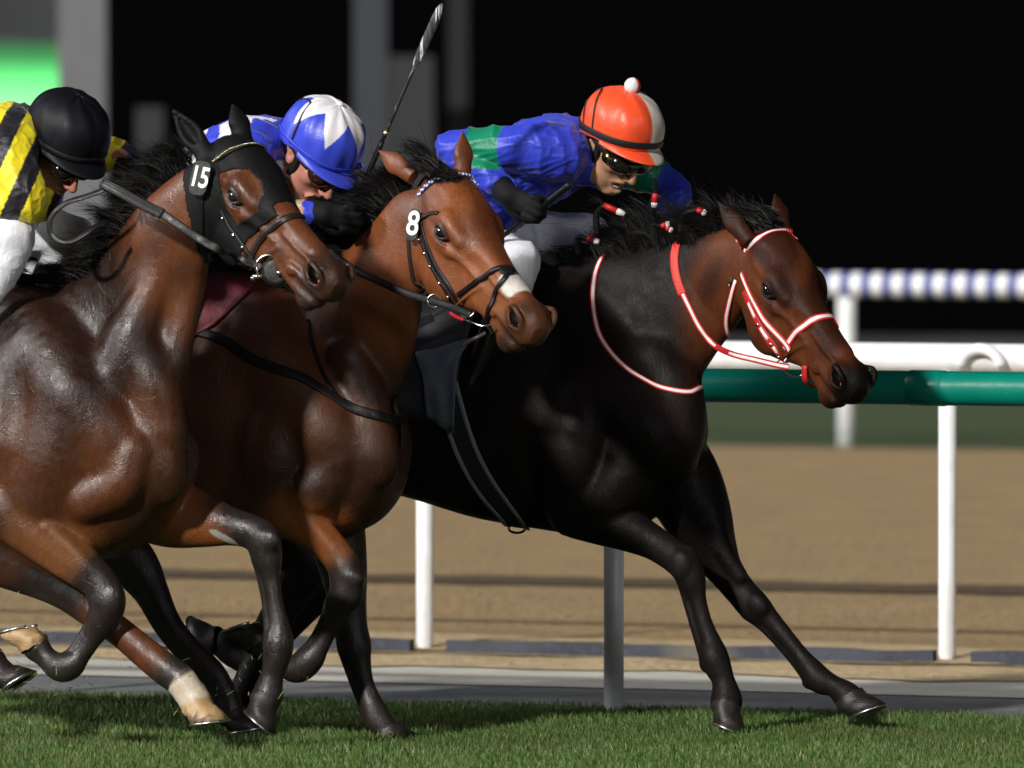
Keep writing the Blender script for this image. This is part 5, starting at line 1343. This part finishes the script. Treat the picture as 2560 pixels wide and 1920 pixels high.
def colJ1(V):
    c = np.tile(np.array(BLUE), (len(V), 1)); a, b = LA.px(1250, 368, .24)-inv, LA.px(1172, 366, .25)-inv
    ax = norm(b-a); t = (V-a)@ax; L_ = np.linalg.norm(b-a); d, _ = dist_poly(V, [a, b]); g = (t > -.012) & (t < L_*.95) & (d < .10) & (V[:, 1] < (LA.px(1250, 368, .13)-inv)[1])
    g = g & (V[:, 2] > (LA.px(1200, 424, .24)-inv)[2]); c[g] = GRN
    a, b = LA.px(1590, 425, -.25)-inv, LA.px(1650, 452, -.26)-inv; ax = norm(b-a); t = (V-a)@ax; d, _ = dist_poly(V, [a, b]); c[(t > 0) & (t < np.linalg.norm(b-a)) & (d < .085)] = GRN
    return c
garment(LA, 'jacket', torso, M_silk, r1, colJ1, .0055, .0085, 21, 5, aniso=(1.7, 1, .6))
# wrinkled sleeve cuff, glove with its fingers round the stick
hx = norm(LA.px(1330, 505, .28)-LA.px(1258, 468, .27)); st0, st1 = LA.px(1425, 461, .30)-inv, LA.px(1266, 584, .30)-inv; sy = norm(st1-st0)
def orthoframe(o, x, y, k_=1.0):
    x = norm(x); y = norm(y-x*(x@y)); z = np.cross(x, y); return Frame(o, np.stack([x, y, z], 1), k_)
gripc = st0+(st1-st0)*.50
fh = orthoframe(np.zeros(3), hx, -sy, 1.02); zz = fh.R[:, 2]
fh = orthoframe(gripc-fh.dir((.093, 0, -.030))*1.02, hx, -sy, 1.02)
gp_ = hand_prims(fh, th=.0012)+[Chain([list(LA.px(1258, 466, .27)-inv)+[.036], list(.5*(LA.px(1258, 466, .27)-inv)+.5*fh.to((-.01, 0, 0)))+[.034], list(fh.to((.0, 0, 0)))+[.031]], .02, ns=3)]
V, F = polygonise(gp_, .004, [], .004); np_mesh('glove', V, F, [M_glove], r1)
m = MB(); gc = LA.px(1290, 487, .30)-inv; R_g = np.stack([(1, 0, 0), (0, 0, 1), (0, -1, 0)], 1)
m.tube([gc+np.array([.0, -.008, 0])+np.array([.017*math.cos(t), 0, .014*math.sin(t)]) for t in np.linspace(-1.5, 3.0, 16)], .0018, 8, nrm=(0, 1, 0)); m.ball(gc+np.array([-.002, -.010, 0]), (.008, .004, .008)); m.build('glove_badge', M_goldm, r1)
farh = orthoframe(LA.px(1640, 538, -.14)-inv, norm(LA.px(1600, 560, -.08)-LA.px(1640, 535, -.14)), (0, .2, 1.0), 1.0)
V, F = polygonise(hand_prims(farh, th=.001), .005, [], .005); np_mesh('glove', V, F, [M_glove], r1)
# stick
sk = empty('riding_stick', LA.glob(st0+inv), -YAW); tag(sk, 'short black riding stick held by the person in the orange cap', 'riding stick')
m = MB(); z0 = np.zeros(3); d_ = st1-st0; m.tube([z0, d_*.04, d_*.06, d_*.42, d_*.45, d_], [.0125, .0125, .0105, .0105, .008, .008], 14); m.build('handle', M_leather, sk)
m = MB(); m.tube([d_, d_*1.6, d_*2.4], [.0065, .0055, .0045], 10); m.build('shaft', M_leather, sk)
m = MB(); m.ribbon([d_*2.4, d_*2.7, d_*3.0], [(0, -1, 0)]*3, .035, .005); m.build('flap', M_leather, sk)
RED = (.80, .075, .018); PALE = (.47, .43, .38)
hl = helmet(E1, lambda a, e: PALE if (0 < a < 1.45) else RED, M_cap, r1)
m = MB(); pc = E1.to((.0, 0, .133)); m.ball(pc, .026, 0, 20, 14)
Vp = np.concatenate(m.V); Vp = pc+(Vp-pc)*(1+.05*vnoise(Vp-pc, 400, 3))[:, None]; cp = np.where(((E1.inv(Vp))[:, 1] > .001)[:, None], (.62, .012, .02), (.82, .78, .78))
np_mesh('pompom', Vp, m.F, [mat('pompom_wool', attr='coat', rough=.9, bump=[(300, .003)])], hl, col=cp)
dome_band(E1, [(a, -7+3*math.cos(a*D2R)) for a in range(-180, 190, 20)], .021, .003, M_blackf, 'elastic_band', hl)
dome_band(E1, [(-178, 0), (-160, 30), (-140, 48), (-118, 42), (-100, 20), (-92, -6)], .006, .002, M_blackf, 'cap_cord', hl)
dome_band(E1, [(-170, 0), (-150, 18), (-132, 20), (-118, 4), (-112, -8)], .006, .002, M_blackf, 'cap_cord', hl)
goggles(H1, r1, True, gs=1.18); chinstrap(H1, r1)
legs = [jchain(LA, inv, [(1110, 610, 78, .10), (1180, 625, 72, .17), (1250, 640, 62, .22), (1296, 655, 53, .24)], .03), jchain(LA, inv, [(1296, 655, 52, .24), (1290, 700, 46, .25), (1262, 760, 38, .25), (1235, 820, 32, .25)], .02),
        jchain(LA, inv, [(1120, 600, 80, -.10), (1250, 590, 74, -.17), (1380, 590, 62, -.21), (1470, 590, 52, -.22)], .03), jchain(LA, inv, [(1470, 590, 50, -.22), (1420, 680, 42, -.25), (1360, 770, 34, -.25)], .02),
        jchain(LA, inv, [(1140, 590, 92, 0), (1080, 630, 90, 0)], .04, 1.4)]
garment(LA, 'breeches', legs, M_br, r1, None, .006, .005, 22, 8)
for s_, rows in ((1, [(1240, 806, 36, .25), (1215, 870, 32, .25), (1190, 930, 27, .25), (1180, 965, 27, .25), (1210, 985, 24, .25), (1255, 995, 20, .25)]), (-1, [(1365, 760, 37, -.25), (1335, 840, 32, -.25), (1300, 920, 27, -.25), (1290, 955, 27, -.25), (1325, 975, 24, -.25), (1370, 985, 20, -.25)])):
    V, F = polygonise([jchain(LA, inv, rows, .015)], .006, [], .006); np_mesh('boot', V, F, [M_boot], r1)

# ---- rider of number 8
WHT = (.74, .72, .76)
r2, inv2, H2, E2 = rider(LB, 'person in blue and white silks with a white star on the cap', (805, 350), .05, (46, 48, -4), 1.04, 14, 0, None, None)
body = face_prims(H2, 0, 1)
body += [jchain(LB, inv2, [(760, 440, 42, .05), (715, 415, 48, .02), (680, 400, 60, 0)], .02), jchain(LB, inv2, [(690, 390, 66, 0), (610, 420, 76, 0), (520, 480, 76, 0), (430, 560, 74, 0)], .04, 1.35),
         jchain(LB, inv2, [(640, 400, 38, .18), (640, 480, 32, .22), (690, 545, 28, .22), (760, 530, 24, .20), (810, 535, 20, .18)], .02), jchain(LB, inv2, [(700, 400, 40, -.18), (800, 450, 30, -.24), (880, 500, 24, -.22), (920, 520, 20, -.15)], .02)]
V, F = polygonise(body, .009, [(H2.o-.15, H2.o+.15)], .0034); V = relax(V, F, 1, .4)
np_mesh('body', V, F, [M_skin], r2, col=skin_colour(H2, (.56, .26, .19), (.42, .14, .12))(V))
torso = [jchain(LB, inv2, [(672, 372, 82, 0), (620, 388, 100, 0), (560, 430, 108, 0), (470, 500, 102, 0), (400, 570, 96, 0), (360, 610, 80, 0)], .05, 1.45),
         jchain(LB, inv2, [(636, 368, 70, .13), (622, 392, 64, .20), (628, 440, 54, .235), (640, 490, 46, .245), (668, 535, 40, .24)], .03), jchain(LB, inv2, [(668, 535, 40, .24), (715, 535, 36, .22), (780, 528, 30, .20)], .014),
         jchain(LB, inv2, [(720, 390, 66, -.14), (800, 440, 50, -.22), (850, 480, 40, -.24), (895, 505, 30, -.20)], .03), jchain(LB, inv2, [(700, 410, 50, .04), (712, 430, 44, .04)], .03)]
def colJ2(V):
    c = np.tile(np.array(BLUE), (len(V), 1)); q = V+inv2; sx = q[:, 0]-LB.px(640, 380, .1)[0]; sz = q[:, 2]-LB.px(640, 380, .1)[2]
    near = -q[:, 1]
    wht = (np.sin((sx*1.0+sz*.55)*30+near*6+.8) > -.55) & (near > .03) & (q[:, 2] > LB.px(640, 470, .1)[2])
    c[wht] = WHT
    a, b = LB.px(742, 532, .21), LB.px(765, 530, .205); t = (q-a)@norm(b-a); d, _ = dist_poly(q, [a, b]); L_ = np.linalg.norm(b-a)
    m1 = (d < .05) & (t > .0) & (t < .012); c[m1] = GRN; c[(d < .05) & (t >= .012) & (t < .03)] = (.45, .25, .14)
    return c
garment(LB, 'jacket', torso, M_silk, r2, colJ2, .006, .0075, 21, 15, aniso=(1.5, 1, .8))
fh2 = orthoframe(LB.px(800, 532, .20)-inv2, LB.px(880, 548, .18)-LB.px(800, 532, .20), LB.px(900, 480, .15)-LB.px(860, 560, .15), 1.05)
V, F = polygonise(hand_prims(fh2, th=.0015)+[Chain([list(LB.px(775, 530, .20)-inv2)+[.036], list(LB.px(812, 535, .20)-inv2)+[.033]], .02)], .0045, [], .0045); np_mesh('glove', V, F, [M_glove], r2)
wa, wb = LB.px(899, 484, .02), LB.px(1105, 9, .02)
fh3 = orthoframe(LB.px(925, 500, -.05)-inv2, LB.px(940, 430, .0)-LB.px(905, 510, -.14), (0, 1, .1), 1.0)
V, F = polygonise(hand_prims(fh3, th=.001), .005, [], .005); np_mesh('glove', V, F, [M_glove], r2)
wp = empty('whip', LB.glob(wa), -YAW); tag(wp, 'raised riding whip with a silvery flap, held up behind the horse wearing number 8', 'whip')
D_ = wb-wa
m = MB(); m.tube([D_*0, D_*.02, D_*.25, D_*.28], [.011, .010, .009, .0075], 12); m.build('handle', M_leather, wp)
m = MB(); m.tube([D_*.30, D_*.335], .0092, 14); m.build('collar', mat('pale_gold', (.75, .62, .35), .3, 1.0), wp)
M_shaft = mat('braided_shaft', (.02, .02, .021), .35, bump=[(120, .002, (1, 1, .3))], vary=[(70, (.25, .25, .26), .60, .66)])
m = MB(); m.tube([D_*.27, D_*.45, D_*.60, D_*.72], [.0060, .0058, .0055, .0055], 12); m.build('shaft', M_shaft, wp)
M_flap = mat('silvery_flap', (.05, .05, .052), .4, vary=[(26, (.55, .56, .58), .50, .56, (3, 1, .2)), (60, (.02, .02, .02), .5, .55, (3, 1, .3))], bump=[(50, .003, (3, 1, .3))])
m = MB(); pts = [D_*t for t in np.linspace(.66, 1.0, 14)]; m.tube(pts, [.007, .010, .0125]+[.015]*8+[.0135, .011, .004], 14, flat=.45, nrm=(0, 1, 0)); m.build('flap', M_flap, wp)
def star(a, e):
    r = 90-e/D2R; ph = (a/D2R-14) % 60/60; t = abs(ph-.5)*2; R_ = 36+42*(t**1.25)
    return (.74, .72, .75) if r < R_ else (.035, .06, .55)
h2 = helmet(E2, star, M_cap, r2, ry=.112, rz=.125, nu=220, nv=100, puff=.0035, brimcol=lambda a, e: (.035, .06, .55), seams=False)
m = MB(); m.ball(E2.to((.0, 0, .129)), (.011, .011, .007), 0, 16, 10, E2.R); m.build('button', mat('white_button', (.75, .73, .76), .4), h2)
M_bl = mat('blue_tie', (.03, .05, .50), .4)
dome_band(E2, [(a, -8) for a in range(-180, 190, 20)], .012, .004, M_bl, 'cap_band', h2)
m = MB(); bp, bn = dome_pt(E2, .5, -.05, .006)
m.ball(bp, (.012, .010, .008), 0, 10, 8)
for s in (-1, 1): m.tube(spline([bp, bp+np.array([.012*s, -.012, .010]), bp+np.array([.028*s, -.012, -.004])], 4), [.005]*8+[.008], 8, flat=.5)
m.build('cap_bow', M_bl, h2)
dome_band(E2, [(-175, 0), (-150, 35), (-120, 48), (-102, 25), (-96, 0), (-95, -12)], .006, .002, M_blackf, 'cap_cord', h2)
goggles(H2, r2, False, M=mat('smoky_goggle_lens', (.03, .012, .010), .1, coat=.5)); chinstrap(H2, r2)
legs = [jchain(LB, inv2, [(380, 600, 78, .10), (410, 625, 70, .17), (440, 645, 60, .22), (455, 655, 52, .24)], .03), jchain(LB, inv2, [(455, 655, 50, .24), (450, 740, 42, .25), (440, 810, 34, .25)], .02),
        jchain(LB, inv2, [(400, 600, 78, -.10), (450, 630, 70, -.17), (500, 650, 56, -.22)], .03), jchain(LB, inv2, [(500, 650, 50, -.22), (480, 750, 40, -.25), (450, 820, 33, -.25)], .02), jchain(LB, inv2, [(420, 590, 92, 0), (360, 630, 90, 0)], .04, 1.4)]
garment(LB, 'breeches', legs, M_br, r2, None, .007, .004, 22, 9)
for rows in ([(443, 800, 36, .25), (420, 860, 32, .25), (400, 920, 27, .25), (393, 950, 27, .25), (425, 968, 24, .25), (465, 975, 20, .25)], [(452, 812, 37, -.25), (430, 870, 32, -.25), (410, 930, 27, -.25), (405, 955, 27, -.25), (435, 975, 24, -.25), (475, 982, 20, -.25)]):
    V, F = polygonise([jchain(LB, inv2, rows, .015)], .007, [], .007); np_mesh('boot', V, F, [M_boot], r2)

# ---- rider of number 15
r3, inv3, H3, E3 = rider(LC, 'person in yellow and black striped silks and a plain black cap', (168, 330), .05, (50, 50, 0), 1.04, 20, 0, None, None)
body = face_prims(H3, 0)
body += [jchain(LC, inv3, [(130, 420, 42, .05), (95, 395, 48, .02), (60, 380, 62, 0)], .02), jchain(LC, inv3, [(80, 365, 66, 0), (0, 400, 76, 0), (-90, 460, 76, 0), (-170, 540, 74, 0)], .04, 1.35),
         jchain(LC, inv3, [(40, 370, 40, .18), (55, 440, 34, .24), (70, 500, 28, .26), (-20, 520, 24, .28), (-110, 500, 20, .28)], .02), jchain(LC, inv3, [(150, 380, 40, -.16), (240, 380, 30, -.22), (320, 400, 26, -.22), (350, 435, 20, -.18)], .02)]
V, F = polygonise(body, .009, [(H3.o-.15, H3.o+.15)], .0034); V = relax(V, F, 1, .4)
np_mesh('body', V, F, [M_skin], r3, col=skin_colour(H3, (.50, .24, .16), (.40, .14, .11))(V))
torso = [jchain(LC, inv3, [(58, 352, 90, 0), (5, 368, 112, 0), (-70, 430, 116, 0), (-150, 500, 104, 0), (-210, 570, 96, 0)], .05, 1.45),
         jchain(LC, inv3, [(34, 342, 76, .13), (30, 388, 68, .20), (42, 432, 58, .235), (60, 480, 54, .25), (60, 510, 46, .255)], .03), jchain(LC, inv3, [(60, 510, 44, .255), (0, 515, 38, .27), (-80, 500, 31, .28)], .014),
         jchain(LC, inv3, [(90, 440, 50, .02), (118, 475, 44, .02), (80, 500, 60, .0)], .04),
         jchain(LC, inv3, [(140, 370, 66, -.12), (215, 372, 50, -.20), (285, 388, 42, -.24), (325, 415, 36, -.22), (345, 440, 30, -.18)], .03)]
def colJ3(V):
    q = V+inv3; c = np.tile(np.array((.012, .011, .016)), (len(V), 1)); m_per = .00116
    ox = LC.px(0, 400, .2); px = (q[:, 0]-ox[0])/m_per/1.095+(-q[:, 1]-.2)*(-350); py = 400-(q[:, 2]-ox[2])/m_per
    s_ = px+.45*(py-400)+12*vnoise(q, 11, 2); y = ((s_-70) % 112) > 56
    c[y] = (.80, .66, .02)
    cuff = (q[:, 0] > LC.px(318, 400, -.22)[0]) & (q[:, 1] > .1); c[cuff] = (.02, .015, .045)
    return c
garment(LC, 'jacket', torso, M_silk, r3, colJ3, .0055, .0075, 21, 25, aniso=(1.5, 1, .8))
for o_, x_, y_ in ((LC.px(-80, 500, .28), LC.px(-170, 470, .28)-LC.px(-80, 500, .28), (0, .3, 1.0)), (LC.px(345, 440, -.18), LC.px(390, 470, -.12)-LC.px(345, 440, -.18), (0, .3, 1.0))):
    V, F = polygonise(hand_prims(orthoframe(o_-inv3, x_, y_, 1.02), th=.001), .005, [], .005); np_mesh('glove', V, F, [M_glove], r3)
BK = (.005, .005, .008)
h3 = helmet(E3, lambda a, e: BK, mat('black_cap_silk', attr='coat', rough=.5, spec=.2, bump=[(18, .002), (300, .0003)]), r3, ry=.112, rz=.122)
dome_band(E3, [(a, -8) for a in range(-180, 190, 20)], .014, .003, M_blackf, 'elastic_band', h3)
goggles(H3, r3, False); chinstrap(H3, r3)
legs = [jchain(LC, inv3, [(-170, 560, 78, .10), (-90, 575, 74, .17), (-10, 580, 70, .22), (28, 590, 60, .24)], .03), jchain(LC, inv3, [(26, 598, 58, .24), (14, 660, 48, .25), (-30, 740, 36, .25)], .02),
        jchain(LC, inv3, [(-150, 570, 78, -.10), (-40, 585, 74, -.17), (100, 578, 66, -.21), (188, 592, 54, -.22)], .03), jchain(LC, inv3, [(165, 606, 48, -.22), (120, 690, 40, -.25), (70, 780, 33, -.25)], .02), jchain(LC, inv3, [(-160, 560, 92, 0), (-220, 600, 90, 0)], .04, 1.4)]
garment(LC, 'breeches', legs, M_br, r3, None, .006, .005, 22, 10)
for rows in ([(4, 668, 40, .25), (-35, 740, 36, .25), (-75, 820, 30, .25), (-110, 880, 27, .25), (-85, 900, 24, .25), (-45, 905, 20, .25)], [(80, 770, 37, -.25), (50, 840, 32, -.25), (20, 920, 27, -.25), (15, 945, 27, -.25), (45, 965, 24, -.25), (85, 972, 20, -.25)]):
    V, F = polygonise([jchain(LC, inv3, rows, .015)], .006, [], .006); np_mesh('boot', V, F, [M_boot], r3)
# ------------------------------------------------------------------ turf: short blades over the strip of course in view
M_grass = mat('grass', attr='coat', rough=.55, spec=.3)
def grass(n, d0, d1, x0, x1, h0, h1, name):
    s = rng.uniform(x0, x1, n); d = d0+(d1-d0)*rng.uniform(0, 1, n)
    edge = .10*np.sin(s*2.1)+.06*np.sin(s*5.3+1)+.03*np.sin(s*17)
    d = np.where(d > 36.2, d+edge*(d-36.2)/.3, d)
    B0 = UX[None]*s[:, None]+np.array([0, 1, 0])[None]*d[:, None]
    cl = .5+.5*np.sin(s*3.1+1.3*np.sin(d*2.7))*np.sin(d*3.9+s*.7); cl = .6*cl+.4*rng.uniform(0, 1, n)
    hh = (h0+(h1-h0)*rng.uniform(0, 1, n)**1.6)*(.75+.5*cl); a = rng.uniform(0, 2*math.pi, n); wd = rng.uniform(.0009, .0018, n)
    side = np.stack([np.cos(a), np.sin(a), 0*a], 1)*wd[:, None]; b = rng.uniform(0, 2*math.pi, n); lean = np.stack([np.cos(b)*.6-.15, np.sin(b)*.6, 0*b], 1)*(hh*rng.uniform(.2, .9, n))[:, None]
    up = np.array([0, 0, 1.0])
    P = [B0-side*1.2, B0+side*1.2, B0+lean*.35-side+up*hh[:, None]*.55, B0+lean*.35+side+up*hh[:, None]*.55, B0+lean+up*hh[:, None]*.95]
    V = np.stack(P, 1).reshape(-1, 3); i = np.arange(n)*5
    F = np.concatenate([np.stack([i, i+1, i+3, i+2], 1), np.stack([i+2, i+3, i+4, i+4], 1)])
    g = rng.uniform(0, 1, n); c = mix((.042, .095, .018), (.115, .18, .042), g); dry = rng.uniform(0, 1, n) > .93; c[dry] = (.30, .27, .12); pt = sm(np.sin(s*2.3+2*np.sin(d*1.9))*np.sin(d*4.1+s*1.3), .25, .8); c = mix(c, (.10, .105, .035), .55*pt)
    c = mix(c, (.045, .10, .018), .5*(1-cl)); col = np.repeat(c, 5, 0)
    Fq = [tuple(f) for f in []]
    me = bpy.data.meshes.new(name); nf = n
    me.vertices.add(len(V)); me.vertices.foreach_set('co', V.astype(np.float32).ravel())
    li = np.concatenate([np.stack([i, i+1, i+3, i+2], 1).ravel(), np.stack([i+2, i+3, i+4], 1).ravel()]).astype(np.int32)
    me.loops.add(len(li)); me.loops.foreach_set('vertex_index', li); me.polygons.add(2*n)
    me.polygons.foreach_set('loop_start', np.concatenate([np.arange(n)*4, 4*n+np.arange(n)*3]).astype(np.int32)); me.update(calc_edges=True)
    at_ = me.color_attributes.new('coat', 'FLOAT_COLOR', 'POINT'); cc = np.ones((len(V), 4), np.float32); cc[:, :3] = col; at_.data.foreach_set('color', cc.ravel())
    me.materials.append(M_grass); me.update(); me.validate(); o = bpy.data.objects.new(name, me); COL.objects.link(o); tag(o, 'short green turf grass under the galloping horses', 'grass', kind='stuff'); return o
grass(300000, 31.5, 36.38, -3.4, 3.4, .014, .036, 'grass')

# grass and soil thrown up behind the hooves
V = []; F = []
for i in range(170):
    px, py = rng.normal(120, 90), rng.normal(1690, 75)
    if i % 4 == 0: px, py = rng.normal(560, 120), rng.normal(1700, 60)
    if py > 1790: py -= 120
    p = at(px, py, rng.uniform(33.7, 34.6)); d = norm(rng.normal(0, 1, 3)); l = rng.uniform(.006, .028); s2 = norm(np.cross(d, rng.normal(0, 1, 3)))*rng.uniform(.0006, .0018); c = rng.normal(0, .006, 3); b = len(V)
    V += [p-s2, p+s2, p+d*l*.5+c*.5+s2, p+d*l*.5+c*.5-s2, p+d*l+c+s2*.3, p+d*l+c-s2*.3]; F += [(b, b+1, b+2, b+3), (b+3, b+2, b+4, b+5)]
g_ = rng.uniform(0, 1, len(V)//6).repeat(6)
o = np_mesh('flying_turf', V, np.array(F, np.int32), [M_grass], col=mix((.07, .12, .03), (.22, .24, .08), g_)); tag(o, 'bits of grass thrown into the air by the hooves', 'grass', kind='stuff')
